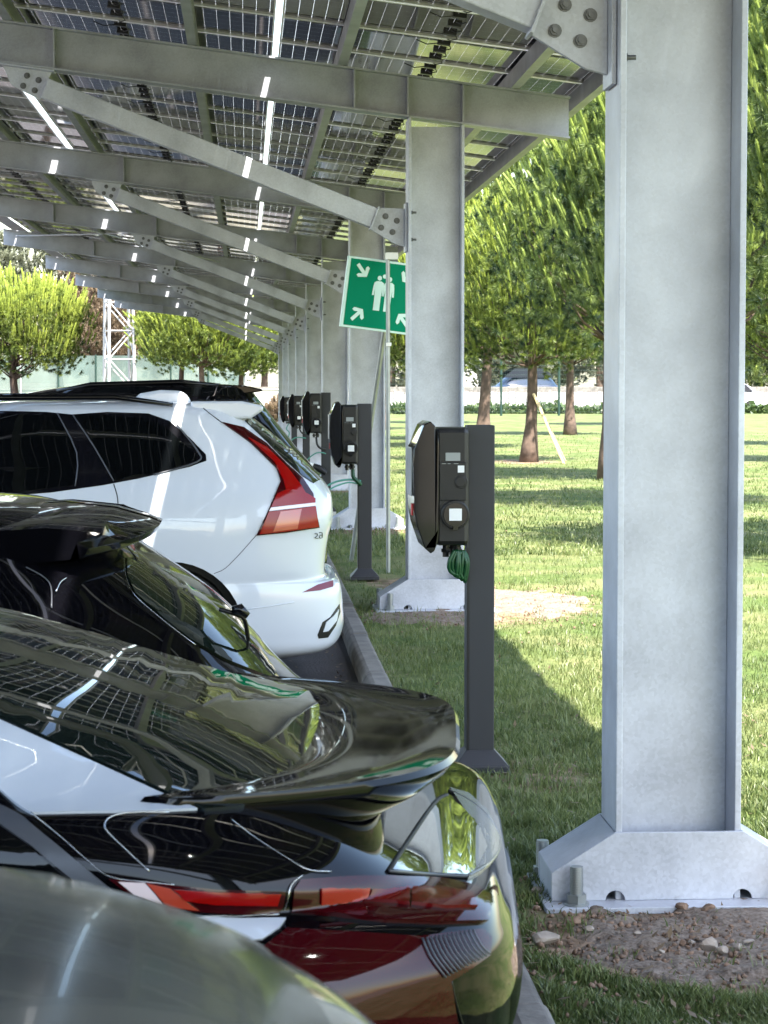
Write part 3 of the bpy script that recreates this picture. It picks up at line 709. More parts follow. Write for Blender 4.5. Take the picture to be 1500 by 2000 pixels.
# fine rubble: uncountable
vs = []; fs = []
bmr = bmesh.new(); bmesh.ops.create_icosphere(bmr, subdivisions=1, radius=1); rv = np.array([v.co[:] for v in bmr.verts]); rf = np.array([[v.index for v in f_.verts] for f_ in bmr.faces]); bmr.free()
allv = []; allf = []; o_ = 0
for i in range(3600):
    k = RNG.choice([0, 0, 0, 0, 1, 2]); cy = COLY0 + PITCH * k; x = RNG.normal(1.5, .45); y = cy - .6 + RNG.normal(0, .45)
    if k == 1 and i % 2: x = RNG.normal(2.1, .4); y = RNG.normal(17.3, .8)
    if x < .8 or (abs(x - COLX) < .45 and abs(y - cy) < .28): continue
    r = abs(RNG.normal(0, 1)) ** 2 * .004 + .003; r = min(r, .009)
    allv.append(rv * (r * RNG.uniform(.5, 1.4, 3)) + RNG.normal(0, r * .28, rv.shape) + np.array([x, y, float(wob(np.array(x), np.array(y))) + .012 + r * .2])); allf.append(rf + o_); o_ += len(rv)
tag(link('gravel', np_mesh('gravel', np.concatenate(allv), np.concatenate(allf), 'clod')), 'fine crumbs of earth and gravel scattered round the column bases', 'gravel', kind='stuff')
# ------------------------------------------------------------------ trees
def tuft_geo(rng, n=34, L=.42, nl=.12, nw=.012):
    """one upright shoot of short needles along +Z, like a bottle brush, with a thin woody core"""
    n = int(n); t = rng.uniform(0, 1, n) ** .85; a = rng.uniform(0, 2 * PI, n); el = rng.uniform(.55, .95, n) * (1.15 - .75 * t)
    ln = nl * rng.uniform(.75, 1.15, n) * (1 - .25 * t)
    b = np.stack([.008 * np.cos(a), .008 * np.sin(a), t * L], 1)
    d = np.stack([np.sin(el) * np.cos(a), np.sin(el) * np.sin(a), np.cos(el)], 1)
    ps = rng.uniform(0, PI, n)[:, None]; s1 = np.stack([-np.sin(a), np.cos(a), 0 * a], 1); s2 = np.cross(d, s1)
    s = (s1 * np.cos(ps) + s2 * np.sin(ps)) * nw / 2
    V = np.stack([b - s, b + s, b + d * ln[:, None]], 1)
    return V.reshape(-1, 3)
def rot_to(D, spin):
    """rotation matrices taking +Z to D"""
    D = D / np.linalg.norm(D, axis=1)[:, None]; up = np.array([0.3, .2, 1.]); X = np.cross(np.tile(up, (len(D), 1)), D); X /= np.linalg.norm(X, axis=1)[:, None] + 1e-9
    Y = np.cross(D, X); c, s = np.cos(spin)[:, None], np.sin(spin)[:, None]
    return np.stack([X * c + Y * s, -X * s + Y * c, D], 2)
def burst_geo(rng, n, nl, nw):
    a = rng.uniform(0, 2 * PI, n); ct = rng.uniform(-.15, 1, n); st = np.sqrt(1 - ct ** 2); d = np.stack([st * np.cos(a), st * np.sin(a), ct], 1)
    ln = nl * rng.uniform(.7, 1.15, n); b = d * .01; s1 = np.cross(d, rng.normal(0, 1, (n, 3))); s1 /= np.linalg.norm(s1, axis=1)[:, None]; s = s1 * nw / 2
    return np.stack([b - s, b + s, b + d * ln[:, None]], 1).reshape(-1, 3)
def finger_geo(rng, n, L, nl, nw):
    V = tuft_geo(rng, n, L, nl, nw); k = 6; R0 = nl * .34; T = []
    lv = [(0, R0 * .6), (.5, R0), (.92, R0 * .9), (1.04, 0.004)]
    for i in range(3):
        for j in range(k):
            def p(q, m_): z, r_ = lv[q]; an = 2 * PI * m_ / k; return (r_ * math.cos(an), r_ * math.sin(an), z * L)
            A, B_, C_, D_ = p(i, j), p(i, j + 1), p(i + 1, j + 1), p(i + 1, j); T += [A, B_, C_, A, C_, D_]
    return np.concatenate([V, np.array(T)])
def crown_mesh(name, seed, rx, rz, zc, n, L, nl, nw, nn, mname='needle', upb=1.0, flat=1.0):
    r = np.random.default_rng(seed); nh = max(30, n // 17)
    H = r.normal(0, 1, (nh * 3, 3)); H /= np.linalg.norm(H, axis=1)[:, None]; H = H[H[:, 2] > -.8]
    keep = []                                  # spread the branch heads over the crown, leaving gaps
    for h in H:
        if all(np.linalg.norm(h - g) > .26 for g in keep): keep.append(h)
        if len(keep) >= nh: break
    H = np.array(keep); rad = r.uniform(.74, 1.0, (len(H), 1)); H = H * rad
    inn = r.normal(0, .42, (len(H) // 2, 3)); inn = np.clip(inn, -.7, .7); A = np.concatenate([H, inn])
    Hw = A * np.array([rx, rx, rz]) + np.array([0, 0, zc])
    Vs = []; T = []
    def place(geo, P_, D, sc, tin, grad):
        Rm = rot_to(D, r.uniform(0, 6.28, len(D))); gi = r.integers(0, len(geo), len(D))
        for k, g in enumerate(geo):
            m = gi == k
            V = np.einsum('nij,mj->nmi', Rm[m], g) * sc[m][:, None, None] + P_[m][:, None, :]
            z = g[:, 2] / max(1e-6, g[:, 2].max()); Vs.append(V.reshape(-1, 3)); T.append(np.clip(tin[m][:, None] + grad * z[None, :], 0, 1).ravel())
    fg = [finger_geo(r, nn, L, nl * .55, nw * .9) for _ in range(4)]; bg_ = [burst_geo(r, int(nn * .85), nl * .95, nw * .65) for _ in range(4)]
    nf = int(n * 1.9); hi = r.integers(0, len(A), nf); up = A[hi][:, 2]; o = r.normal(0, 1, (nf, 3)) * np.array([.30, .30, .16]) * rx / 2.2
    ok = r.uniform(0, 1, nf) < np.clip(.85 + up * .7, .25, 1); P_ = (Hw[hi] + o)[ok]; hi = hi[ok]
    D = A[hi] * np.array([.35, .35, 0]) + o[ok] * .5 + np.array([0, 0, .55 + .5 * upb]); D[:, 2] = np.maximum(D[:, 2], .4)
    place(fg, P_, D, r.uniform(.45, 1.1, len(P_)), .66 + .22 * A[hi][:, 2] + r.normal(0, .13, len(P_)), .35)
    nb = int(n * 1.9); hi = r.integers(0, len(A), nb); o = r.normal(0, 1, (nb, 3)) * np.array([.34, .34, .24]) * rx / 2.2 + np.array([0, 0, -.16])
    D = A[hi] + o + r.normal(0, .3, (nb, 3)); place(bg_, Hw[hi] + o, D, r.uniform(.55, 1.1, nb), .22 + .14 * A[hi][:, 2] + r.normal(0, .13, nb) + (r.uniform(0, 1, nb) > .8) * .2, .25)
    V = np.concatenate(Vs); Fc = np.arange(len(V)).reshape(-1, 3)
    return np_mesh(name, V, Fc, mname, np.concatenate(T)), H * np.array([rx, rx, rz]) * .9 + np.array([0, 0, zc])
def trunk_mb(h, r, H, seed, zc, lean=.1, dens=1):
    rr = random.Random(seed); m = MB()
    pts = []; rs = []
    ax, ay = rr.uniform(-lean, lean), rr.uniform(-lean, lean)
    for i in range(12):
        t = i / 11; pts.append((ax * math.sin(t * 3) + .03 * math.sin(t * 9 + seed), ay * math.sin(t * 2.4), -.1 + t * h)); rs.append(r * (1.55 if i == 0 else 1.22 if i == 1 else 1 - .72 * t))
    m.tube(pts, rs, 12)
    for hh in H[::dens]:
        t = min(.95, max(.42, (hh[2] / h) * .62 + rr.uniform(-.05, .1))); b = Vector((ax * math.sin(t * 3), ay * math.sin(t * 2.4), t * h)); e = Vector(hh.tolist())
        mid = b.lerp(e, .5) + Vector((0, 0, -.12 * (e - b).length)); m.tube([b, mid, e], [r * .2, r * .11, r * .04], 6)
    return m
variants = []
specs = [(2.15, 2.3, 4.45, 1400, .52, .14, .020, 80), (2.0, 2.2, 4.4, 1300, .56, .14, .020, 80), (2.2, 2.4, 4.7, 1150, .7, .15, .02, 100)]
def make_tree(seed, sp, label, loc, group, mname='needle', name='pine_tree', up=1.0, trunk_r=.17):
    rx, rz, zc, n, L, nl, nw, nn = sp
    me, H = crown_mesh('crown', seed, rx, rz, zc, n, L, nl, nw, nn, mname, up)
    t = empty(name, loc, 0, label, 'pine tree' if name == 'pine_tree' else 'tree', group)
    link('crown', me, t)
    trunk_mb(zc + rz * .5, trunk_r, H, seed, zc, dens=2).build('trunk', 'bark', t, smooth='all'); return t
G1 = 'pine trees on the lawn right of the carport'
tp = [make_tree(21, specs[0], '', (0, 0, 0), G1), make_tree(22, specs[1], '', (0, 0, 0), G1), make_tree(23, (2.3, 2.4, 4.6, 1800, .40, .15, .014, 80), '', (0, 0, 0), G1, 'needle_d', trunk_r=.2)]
lawn_trees = [
    (2, 6.75, 21.5, 0.4, 1.0, 'close pine with brown twigs at the right edge of the photo, beside the near column'),
    (2, 6.4, 30.2, 2.2, .97, 'pine hidden mostly behind the near column, its needles just left of it'),
    (2, 6.42, 39.2, 1.2, .98, 'dark trunked pine hugging the left edge of the near column'),
    (0, 6.05, 48.0, 3.9, .86, 'pine propped by two timber stakes on the sunny lawn'),
    (1, 6.1, 58.0, 0.6, 1.02, 'bright yellow green pine right of the second column with a leaning trunk'),
    (1, 10.4, 72.0, 5.0, .95, 'pine behind the propped pine, with a thin dark trunk to the right'),
    (0, 5.2, 66.0, 2.0, .9, 'pale trunked pine just right of the second column, half hidden'),
    (1, 14.6, 60.0, 1.0, .95, 'pine farther into the lawn, right of the near column'),
    (0, 11.5, 47.5, 4.0, .9, 'shaded pine standing behind the close pine at the right edge'),
    (1, 4.9, 80.0, 3.0, .95, 'far pine seen in the gap between the second and third column'),
    (0, 8.5, 92.0, 2.5, 1.0, 'far pine in front of the white car park wall, left of the blue vehicle'),
    (2, 15.5, 88.0, 2.5, 1.0, 'far pine whose crown closes the gap above the blue vehicle'),
]
usedv = set()
for v, x, y, rz, s, lb in lawn_trees:
    t = tp[v] if v not in usedv else copy_tree(tp[v]); usedv.add(v)
    t.location = (x, y, 0); t.rotation_euler = (0, 0, rz); t.scale = (s, s, s); tag(t, lb)
# timber stakes on the propped pine
for dx, dy, lb in ((.62, -1.0, 'pale timber stake leaning on the propped pine, nearer of the two'), (.85, .4, 'shaded timber stake behind the pale one on the propped pine')):
    o = MB().tube([(6.05 + dx, 48 + dy, -.05), (6.12, 47.85, 1.45)], .03, 8).build('tree_stake', 'stake', None)
    tag(o, lb, 'stake')
# trees left of and beyond the carport
GL = 'round pines beyond the parked cars'
make_tree(31, (2.0, 1.45, 3.45, 1200, .45, .14, .028, 60), 'round yellow green pine at the left edge above the white car roof', (-7.0, 70, .0), GL, up=1.5, trunk_r=.17)
make_tree(32, (2.8, 2.0, 4.1, 2000, .42, .18, .045, 50), 'pine with its trunk rising behind the black car roof, under the carport', (-1.95, 106, .2), GL, up=.5)
make_tree(33, (2.6, 2.0, 4.0, 1800, .42, .18, .045, 50), 'pine left of the far columns, to the right of the trunked pine', (-.2, 111, 0), GL, up=.5)
make_tree(34, (2.0, 2.1, 4.7, 1500, .42, .18, .045, 50), 'dark green pine just right of the white lattice tower', (-3.15, 112, 0), GL, up=.3)
GB = 'tall trees far behind the fence'
far = [(-18.5, 165, 13.5, 'greyleaf', 'pale grey green tree at the far left edge, below the carport eave'),
       (-14.0, 172, 14.5, 'greyleaf', 'grey green tree rising behind the round yellow pine'),
       (-10.8, 160, 10.5, 'dryleaf', 'dark brown bare looking tree behind the white lattice tower'),
       (-8.4, 165, 11, 'dryleaf', 'brown tree just right of the white lattice tower'),
       (-5, 178, 11.5, 'greyleaf', 'far grey green tree above the fence, left of the far columns'),
       (1.5, 182, 13, 'greyleaf', 'far tree behind the end of the column row')]
for i, (x, y, h, mn, lb) in enumerate(far):
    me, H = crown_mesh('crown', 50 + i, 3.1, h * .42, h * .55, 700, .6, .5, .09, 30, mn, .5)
    t = empty('broadleaf_tree', (x, y, -.1), 0, lb, 'tree', GB); link('crown', me, t); trunk_mb(h * .8, .3, H, i, h * .5, dens=3).build('trunk', 'bark', t, smooth='all')
farr = [(17, 150, 9, 'greyleaf', 'grey green tree beyond the wall, left of the blue vehicle'), (24, 152, 10, 'greyleaf', 'tree beyond the wall, right of the blue vehicle'), (10, 155, 10, 'greyleaf', 'tree beyond the wall, in the gap right of the second column'),
        (33, 150, 10, 'needle_d', 'dark tree beyond the wall, at the right edge above the white car'), (30, 158, 10, 'greyleaf', 'tree beyond the wall, hidden behind the near column'), (20.5, 165, 12, 'needle_d', 'dark tall tree beyond the wall behind the blue vehicle'), (37, 156, 12, 'needle_d', 'tree beyond the wall, outermost to the right'), (7, 160, 11, 'needle_d', 'dark tree beyond the wall, behind the second column')]
for i, (x, y, h, mn, lb) in enumerate(farr):
    me, H = crown_mesh('crown', 70 + i, 3.6, h * .48, h * .5, 700, .6, .5, .10, 30, mn, .5)
    t = empty('broadleaf_tree', (x, y, -.1), 0, lb, 'tree', 'trees beyond the boundary wall'); link('crown', me, t); trunk_mb(h * .8, .3, H, i, h * .5, dens=3).build('trunk', 'bark', t, smooth='all')
# low shrubs
def shrub(name, c, rx, rz, n, mn, lb, seed, group=None, nw=.05):
    me, H = crown_mesh('foliage', seed, rx, rz, rz * .8, n // 3, .2, .14, nw, 20, mn, .5)
    t = empty(name, c, 0, lb, 'shrub', group); link('foliage', me, t)
    m = MB()
    for hh in H[::6]: m.tube([(0, 0, 0), tuple(hh)], [.02, .006], 5)
    m.build('stem', 'twig', t); return t
shrub('dry_shrub', (1.55 - .15, 92, 0), .7, .62, 900, 'dryleaf', 'orange brown dry bush right of the black car tailgate', 90)
# hedge strip at the far end of the lawn
hv = []; ht = []
r = np.random.default_rng(5); n = 9000
X = r.uniform(2, 42, n); Yh = r.uniform(118.4, 119.6, n); Z = r.uniform(0, .62, n) * (.75 + .25 * np.sin(X * 1.3) * np.sin(X * .47)); C = np.stack([X, Yh, Z], 1)
a = r.normal(0, .11, (n, 3, 3)); V = (C[:, None, :] + a).reshape(-1, 3)
tag(link('hedge', np_mesh('hedge', V, np.arange(len(V)).reshape(-1, 3), 'hedgeleaf', np.repeat(r.uniform(0, 1, n), 3))), 'low dark hedge strip at the far edge of the lawn', 'hedge')
# ------------------------------------------------------------------ boundary wall with pales, right
t = empty('boundary_wall', (20, 125, 0), 0, 'long low whitish wall with upright pales across the far side of the lawn', 'wall')
m = MB(); m.box((-22, -.1, -.1), (26, .1, .42)); m.build('plinth', 'concrete', t)
m = MB()
for i in range(240):
    x = -22 + i * .2; m.box((x, -.04, .42), (x + .155, .03, 1.12 + .02 * math.sin(i)))
o = m.build('pales', 'wall', t)
m = MB(); m.box((-22, .032, .9), (26, .08, 1.0)); m.build('rail', 'wall', t)
m = MB(); m.box((-22, .2, 1.1), (26, .3, 1.42)); m.build('guard_rail', 'kerb', t)
# green mesh fence posts, right
for i in range(9):
    pass
t = empty('green_fence', (8, 112, 0), 0, 'tall green mesh fence with thin posts in front of the far white wall', 'fence')
for i in range(8):
    m = MB(); m.tube([(-4 + i * 2.9, 0, 0), (-4 + i * 2.9, 0, 2.9)], .06, 8); m.build('post', 'fencegreen', t)
m = MB()
for k in range(12): m.tube([(-4, 0, .2 + k * .23), (16.3, 0, .2 + k * .23)], .006, 4)
for k in range(203): m.tube([(-4 + k * .1, 0, .1), (-4 + k * .1, 0, 2.85)], .004, 3, cap=False)
m.build('mesh', 'fencegreen', t)
# ------------------------------------------------------------------ left background: netting fence, wall, tower
t = empty('netting_fence', (-10, 122, 0), 0, 'pale teal netting fence with thin posts behind the parked cars on the left', 'fence')
m = MB(); m.prism([(-14 + k * .5, .04 * math.sin(k * 1.7)) for k in range(49)] + [(-14 + k * .5, .02 + .04 * math.sin(k * 1.7)) for k in range(48, -1, -1)], .9, 3.1, axis='z'); m.build('netting', 'net', t)
for i in range(13):
    m = MB(); m.tube([(-14 + i * 2, -.08, -.1), (-14 + i * 2, -.08, 3.15)], .045, 8); m.build('post', 'fencegreen' if i % 3 else 'tower', t)
t = empty('low_wall', (-10, 123.5, 0), 0, 'low sandy wall below the teal netting', 'wall')
m = MB(); m.box((-16, -.1, -.1), (12, .1, 1.25)); m.build('wall', 'concrete', t); m = MB(); m.box((-16, -.15, 1.25), (12, .15, 1.33)); m.build('coping', 'wall', t)
t = empty('lattice_tower', (-6.2, 112, 0), .25, 'white steel lattice tower rising behind the white car under the carport eave', 'tower')
def leg(sx, sy, z): w_ = .66 - .012 * z; return Vector((sx * w_, sy * w_, z))
for sx in (-1, 1):
    for sy in (-1, 1): MB().tube([leg(sx, sy, -.1), leg(sx, sy, 13)], .075, 6).build('leg', 'tower', t)
m = MB()
for k in range(9):
    z0, z1 = k * 1.4, (k + 1) * 1.4
    for s in (-1, 1):
        a, b = (1, -1) if k % 2 else (-1, 1)
        m.tube([leg(a, s, z0), leg(b, s, z1)], .04, 5); m.tube([leg(s, a, z0), leg(s, b, z1)], .04, 5)
        m.tube([leg(-1, s, z1), leg(1, s, z1)], .03, 5); m.tube([leg(s, -1, z1), leg(s, 1, z1)], .03, 5)
m.build('bracing', 'tower', t)
# small white building bits beyond the fence
t = empty('white_house', (-1.2, 135, 0), 0, 'small white building with balcony seen through the far fence', 'building')
m = MB(); m.box((-1.6, -2, -.1), (1.4, 2, 4.4)); m.build('wall', 'whiteplaster', t)
m = MB(); m.prism([(-1.9, 4.4), (1.7, 4.4), (-.1, 5.3)], -2.2, 2.2); m.build('roof', 'tile', t)
for x in (-.9, .5):
    m = MB(); m.box((x - .3, -2.03, 1.0), (x + .3, -1.99, 2.1)); wn = m.build('window', 'glass', t); m = MB(); m.box((x - .36, -2.08, .92), (x + .36, -2.0, .99)); m.build('sill', 'concrete', wn)
m = MB(); m.box((-1.5, -2.6, 2.4), (1.3, -2.0, 2.5)); m.box((-1.5, -2.62, 2.5), (1.3, -2.58, 3.1)); m.build('balcony', 'whiteplaster', t)
t = empty('tiled_house', (17.5, 190, 0), 0, 'far house with orange tiles glimpsed between pine crowns on the right', 'building')
m = MB(); m.box((-4, -3, -.1), (4, 3, 4.2)); m.build('wall', 'whiteplaster', t); m = MB(); m.prism([(-4.5, 4.2), (4.5, 4.2), (0, 6.4)], -3.3, 3.3); m.build('roof', 'tile', t)
for x in (-2.3, 0, 2.3):
    m = MB(); m.box((x - .5, -3.03, 1.2), (x + .5, -2.99, 2.6)); m.build('window', 'glass', t)
# ------------------------------------------------------------------ cars
def body_loops(rows, sub=7, Mn=120):
    """rows: z, rear x, front x, half width, rear plan exponent -> stack of plan loops"""
    R = cr_spline(rows, sub); V = []
    for z, xr, xf, w_, n in R:
        xm = (xr + xf) / 2; a = (xr - xf) / 2; n = max(n, 2.0); nf = max(3.0, n * .6)
        for k in range(Mn):
            q = 2 * PI * k / Mn; c, s = math.cos(q), math.sin(q)
            e = n if c > 0 else nf
            # superellipse by angle with even spacing near the corners
            x = xm + a * math.copysign(abs(c) ** (2 / e), c); y = w_ * math.copysign(abs(s) ** (2 / e), s)
            V.append((x, y, z))
    return np.array(V), len(R), Mn
def car(name, label, Yc, rot, rows, paint, x0=0.0, res=(7, 120), wheels=(), group=None, z0=-.08, arch=True):
    root = empty(name, (x0, Yc, z0), rot, label, 'car', group)
    V, nr, Mn = body_loops(rows, *res)
    Fc = [[i * Mn + k, i * Mn + (k + 1) % Mn, (i + 1) * Mn + (k + 1) % Mn, (i + 1) * Mn + k] for i in range(nr - 1) for k in range(Mn)]
    Fc.append(list(range(Mn))[::-1]); Fc.append([(nr - 1) * Mn + k for k in range(Mn)])
    me = bpy.data.meshes.new('body'); Vl = V.copy(); Vl[:, 2] -= z0
    me.from_pydata(Vl.tolist(), [], Fc); me.update()
    bm = bmesh.new(); bm.from_mesh(me); bmesh.ops.recalc_face_normals(bm, faces=bm.faces); bm.to_mesh(me); bm.free()
    me.materials.append(M[paint]); me.materials.append(M['blackplastic'])
    o = link('body', me, root)
    if wheels:
        cut = MB()
        for wx, wy, wr in wheels:
            for s in (-1, 1): cut.tube([(wx, s * (wy - .30), wr), (wx, s * (wy + .4), wr)], wr + .055, 40)
        co = cut.build('cutter', 'blackplastic', root)
        md = o.modifiers.new('b', 'BOOLEAN'); md.operation = 'DIFFERENCE'; md.object = co; md.solver = 'EXACT'; md.use_self = True; md.material_mode = 'TRANSFER'
        bpy.context.view_layer.update()
        dg = bpy.context.evaluated_depsgraph_get(); ne = bpy.data.meshes.new_from_object(o.evaluated_get(dg)); o.modifiers.clear(); o.data = ne; ne.name = 'body'
        bpy.data.objects.remove(co)
    me = o.data; me.polygons.foreach_set('use_smooth', [True] * len(me.polygons)); me.set_sharp_from_angle(angle=math.radians(42))
    for wx, wy, wr in wheels:
        for s in (-1, 1):
            t = MB(); prof = [(wr * .66, -.10), (wr * .95, -.105), (wr, -.085), (wr, .085), (wr * .95, .105), (wr * .66, .10)]
            vs = []; n = 40
            for k in range(n):
                a = 2 * PI * k / n
                for r_, y_ in prof: vs.append((wx + r_ * math.cos(a), s * (wy - .13) + y_ * s, wr + r_ * math.sin(a)))
            fs = [(k * 6 + j, k * 6 + (j + 1) % 6, ((k + 1) % n) * 6 + (j + 1) % 6, ((k + 1) % n) * 6 + j) for k in range(n) for j in range(6)]
            t.add(vs, fs); wh = t.build('wheel', 'tyre', root, smooth=True)
            m = MB(); yo = s * (wy - .055); m.tube([(wx, yo - s * .12, wr), (wx, yo - s * .03, wr)], wr * .66, 32); m.tube([(wx, yo - s * .03, wr), (wx, yo, wr)], .05, 16)
            for k in range(10):
                a = 2 * PI * k / 10; M4 = Matrix.Translation((wx, yo, wr)) @ Matrix.Rotation(a, 4, 'Y')
                m.box((.03, -.02, -.018), (wr * .66, .008, .018), M_=M4)
            m.build('rim', 'rim', wh, smooth=True)
    bpy.context.view_layer.update()
    W_ = wmat(root); vw = [W_ @ v.co for v in o.data.vertices]
    return root, o, BVHTree.FromPolygons(vw, [list(p.vertices) for p in o.data.polygons])
def hitpx(bvh, px, py, far=60):
    d = ray(px, py); h = bvh.ray_cast(CAM + d * .05, d, far)
    if h[0] is None:
        # nearest surface point to the ray
        best = None
        for t in np.linspace(1, 22, 260):
            p = CAM + d * t; q = bvh.find_nearest(p)
            if best is None or q[3] < best[3]: best = q
        return best[0], best[1]
    return h[0], h[1]
def inpoly(x, y, P):
    c = False; n = len(P)
    for i in range(n):
        x1, y1 = P[i]; x2, y2 = P[i - 1]
        if (y1 > y) != (y2 > y) and x < (x2 - x1) * (y - y1) / (y2 - y1) + x1: c = not c
    return c
def patch(name, poly, bvh, mname, parent, off=.003, step=14, smooth=False, thick=.008, bulge=0):
    """a fitted skin on a car body: outline in photo pixels cast onto the body, with real thickness"""
    if smooth: poly = smooth_closed(poly, 4)
    B = []
    n = len(poly)
    for i in range(n):
        a = np.array(poly[i], float); b = np.array(poly[(i + 1) % n], float); k = max(1, int(np.linalg.norm(b - a) / step))
        for j in range(k): B.append(tuple(a + (b - a) * j / k))
    cx, cy = sum(p[0] for p in B) / len(B), sum(p[1] for p in B) / len(B); B2 = []
    for (x, y) in B:
        for q_ in range(40):
            d_ = ray(x, y)
            if bvh.ray_cast(CAM + d_ * .05, d_, 60)[0] is not None: break
            l_ = math.hypot(cx - x, cy - y); x += (cx - x) / l_ * 3; y += (cy - y) / l_ * 3
        if q_: l_ = math.hypot(cx - x, cy - y); x += (cx - x) / l_ * 3; y += (cy - y) / l_ * 3
        if not B2 or math.hypot(B2[-1][0] - x, B2[-1][1] - y) > 1.0: B2.append((x, y))
    B = B2
    xs = [p[0] for p in B]; ys = [p[1] for p in B]
    I = []
    bx = np.array(B)
    for x in np.arange(min(xs) + step / 2, max(xs), step):
        for y in np.arange(min(ys) + step / 2, max(ys), step):
            if inpoly(x, y, B) and np.min(np.hypot(bx[:, 0] - x, bx[:, 1] - y)) > step * .45: I.append((x, y))
    pts = [Vector(p) for p in B + I]
    r = delaunay_2d_cdt(pts, [(i, (i + 1) % len(B)) for i in range(len(B))], [], 1, 1e-4)
    vs, fs = r[0], r[2]
    inv = wmat(parent).inverted(); top = []; bot = []
    for v in vs:
        p, nn = hitpx(bvh, v.x, v.y)
        if nn.dot(p - CAM) > 0: nn = -nn
        o_ = off
        if bulge:
            d = float(np.min(np.hypot(bx[:, 0] - v.x, bx[:, 1] - v.y))); o_ += bulge * (1 - math.exp(-d / 12))
        top.append(inv @ (p + nn * o_)); bot.append(inv @ (p - nn * thick))
    nb = len(top); ed = {}
    for f in fs:
        for i in range(len(f)):
            e = (f[i], f[(i + 1) % len(f)]); ed[e] = 1
    Fc = [list(f) for f in fs]; Fc += [[a, b, b + nb, a + nb] for (a, b) in ed if (b, a) not in ed]
    me = bpy.data.meshes.new(name); me.from_pydata([tuple(v) for v in top + bot], [], Fc); me.update()
    bm = bmesh.new(); bm.from_mesh(me); bmesh.ops.recalc_face_normals(bm, faces=bm.faces); bm.to_mesh(me); bm.free()
    # make the outer faces look outwards
    me.materials.append(M[mname]); me.polygons.foreach_set('use_smooth', [True] * len(me.polygons)); me.set_sharp_from_angle(angle=math.radians(35))
    o = link(name, me, parent); return o
def seam(name, pts, bvh, mname, parent, r=.002, sub=4, off=.003):
    P_ = cr_spline(pts, sub) if len(pts) > 2 else np.array([np.array(pts[0]) + (np.array(pts[1]) - np.array(pts[0])) * t for t in np.linspace(0, 1, 8)])
    inv = wmat(parent).inverted(); L_ = []
    for x, y in P_:
        p, nn = hitpx(bvh, x, y)
        if nn.dot(p - CAM) > 0: nn = -nn
        L_.append(inv @ (p + nn * off))
    return MB().tube(L_, r, 6).build(name, mname, parent, smooth='all')
# ---- white estate SUV
rows = [(.10, .30, -4.02, .80, 7), (.155, .50, -4.12, .90, 7), (.26, .575, -4.17, .945, 6), (.39, .575, -4.19, .955, 6), (.50, .565, -4.2, .955, 6), (.552, .54, -4.2, .952, 6), (.575, .475, -4.19, .95, 6.5), (.64, .465, -4.18, .95, 7), (.80, .485, -4.13, .95, 7), (.90, .51, -4.0, .945, 7), (1.0, .512, -3.5, .93, 6.5), (1.08, .495, -2.95, .905, 6),
        (1.16, .43, -2.75, .865, 6), (1.3, .28, -2.5, .80, 6), (1.42, .13, -2.25, .735, 6), (1.50, .03, -2.0, .69, 6), (1.535, -.02, -1.85, .665, 6), (1.56, -.06, -1.75, .64, 5), (1.585, -.16, -1.6, .58, 5), (1.60, -.4, -1.4, .40, 4)]
vol, vb, vbv = car('parked_car', 'white estate SUV with tall red boomerang tail lamp, parked second from the far end', 13.75, 0, rows, 'white_paint', res=(10, 200), wheels=((-.43, .93, .36), (-3.3, .93, .36)))
V_ = [(-40, 803), (0, 803), (90, 805), (140, 810), (210, 805), (290, 808), (330, 822), (370, 855), (402, 888), (403, 900), (370, 912), (270, 935), (200, 948), (100, 962), (0, 970), (-60, 975)]
patch('window_surround', V_, vbv, 'glossplastic', vol, .003, 16)
patch('rear_door_window', [(-40, 812), (0, 810), (108, 812), (120, 830), (150, 885), (145, 948), (60, 958), (-50, 966)], vbv, 'glass', vol, .006, 16)
qw = patch('quarter_window', [(152, 812), (200, 812), (285, 818), (320, 832), (385, 890), (380, 903), (300, 925), (225, 940), (205, 905)], vbv, 'glass', vol, .006, 16)
seam('window_trim', [(112, 808), (150, 885), (147, 950)], vbv, 'greytrim', vol, .004, 3, .006)
seam('window_trim', [(143, 812), (185, 875), (222, 940)], vbv, 'greytrim', vol, .004, 3, .006)
seam('window_trim', [(345, 830), (385, 880), (385, 903), (300, 928)], vbv, 'greytrim', vol, .005, 4, .006)
seam('door_seam', [(222, 945), (230, 975), (230, 1012)], vbv, 'blackplastic', vol, .003, 4, .0005)
lamp = [(434, 826), (475, 836), (520, 868), (560, 908), (590, 935), (610, 965), (613, 985), (622, 1030), (560, 1040), (500, 1046), (520, 1005), (548, 940), (540, 915), (490, 866)]
tl = patch('tail_lamp', lamp, vbv, 'darkred', vol, .010, 9, bulge=.008)
patch('lamp_strip', [(484, 858), (520, 878), (560, 918), (585, 950), (600, 975), (578, 968), (560, 972), (552, 940), (535, 905)], vbv, 'red', tl, .020, 8)
patch('lamp_lens', [(540, 966), (560, 957), (590, 962), (612, 975), (612, 983), (528, 991)], vbv, 'red', tl, .020, 8)
patch('lamp_lens', [(528, 992), (611, 983), (613, 989), (524, 999)], vbv, 'clearlens', tl, .021, 8)
patch('lamp_lens', [(524, 1000), (613, 990), (618, 1028), (560, 1037), (506, 1043)], vbv, 'red', tl, .020, 8)
patch('lamp_lens', [(546, 1000), (586, 995), (578, 1032), (532, 1038)], vbv, 'salmon', tl, .024, 6)
patch('rear_window', [(478, 822), (500, 812), (530, 840), (570, 878), (602, 910), (628, 936), (612, 944), (590, 930), (555, 898), (520, 862)], vbv, 'glass_green', vol, .006, 7)
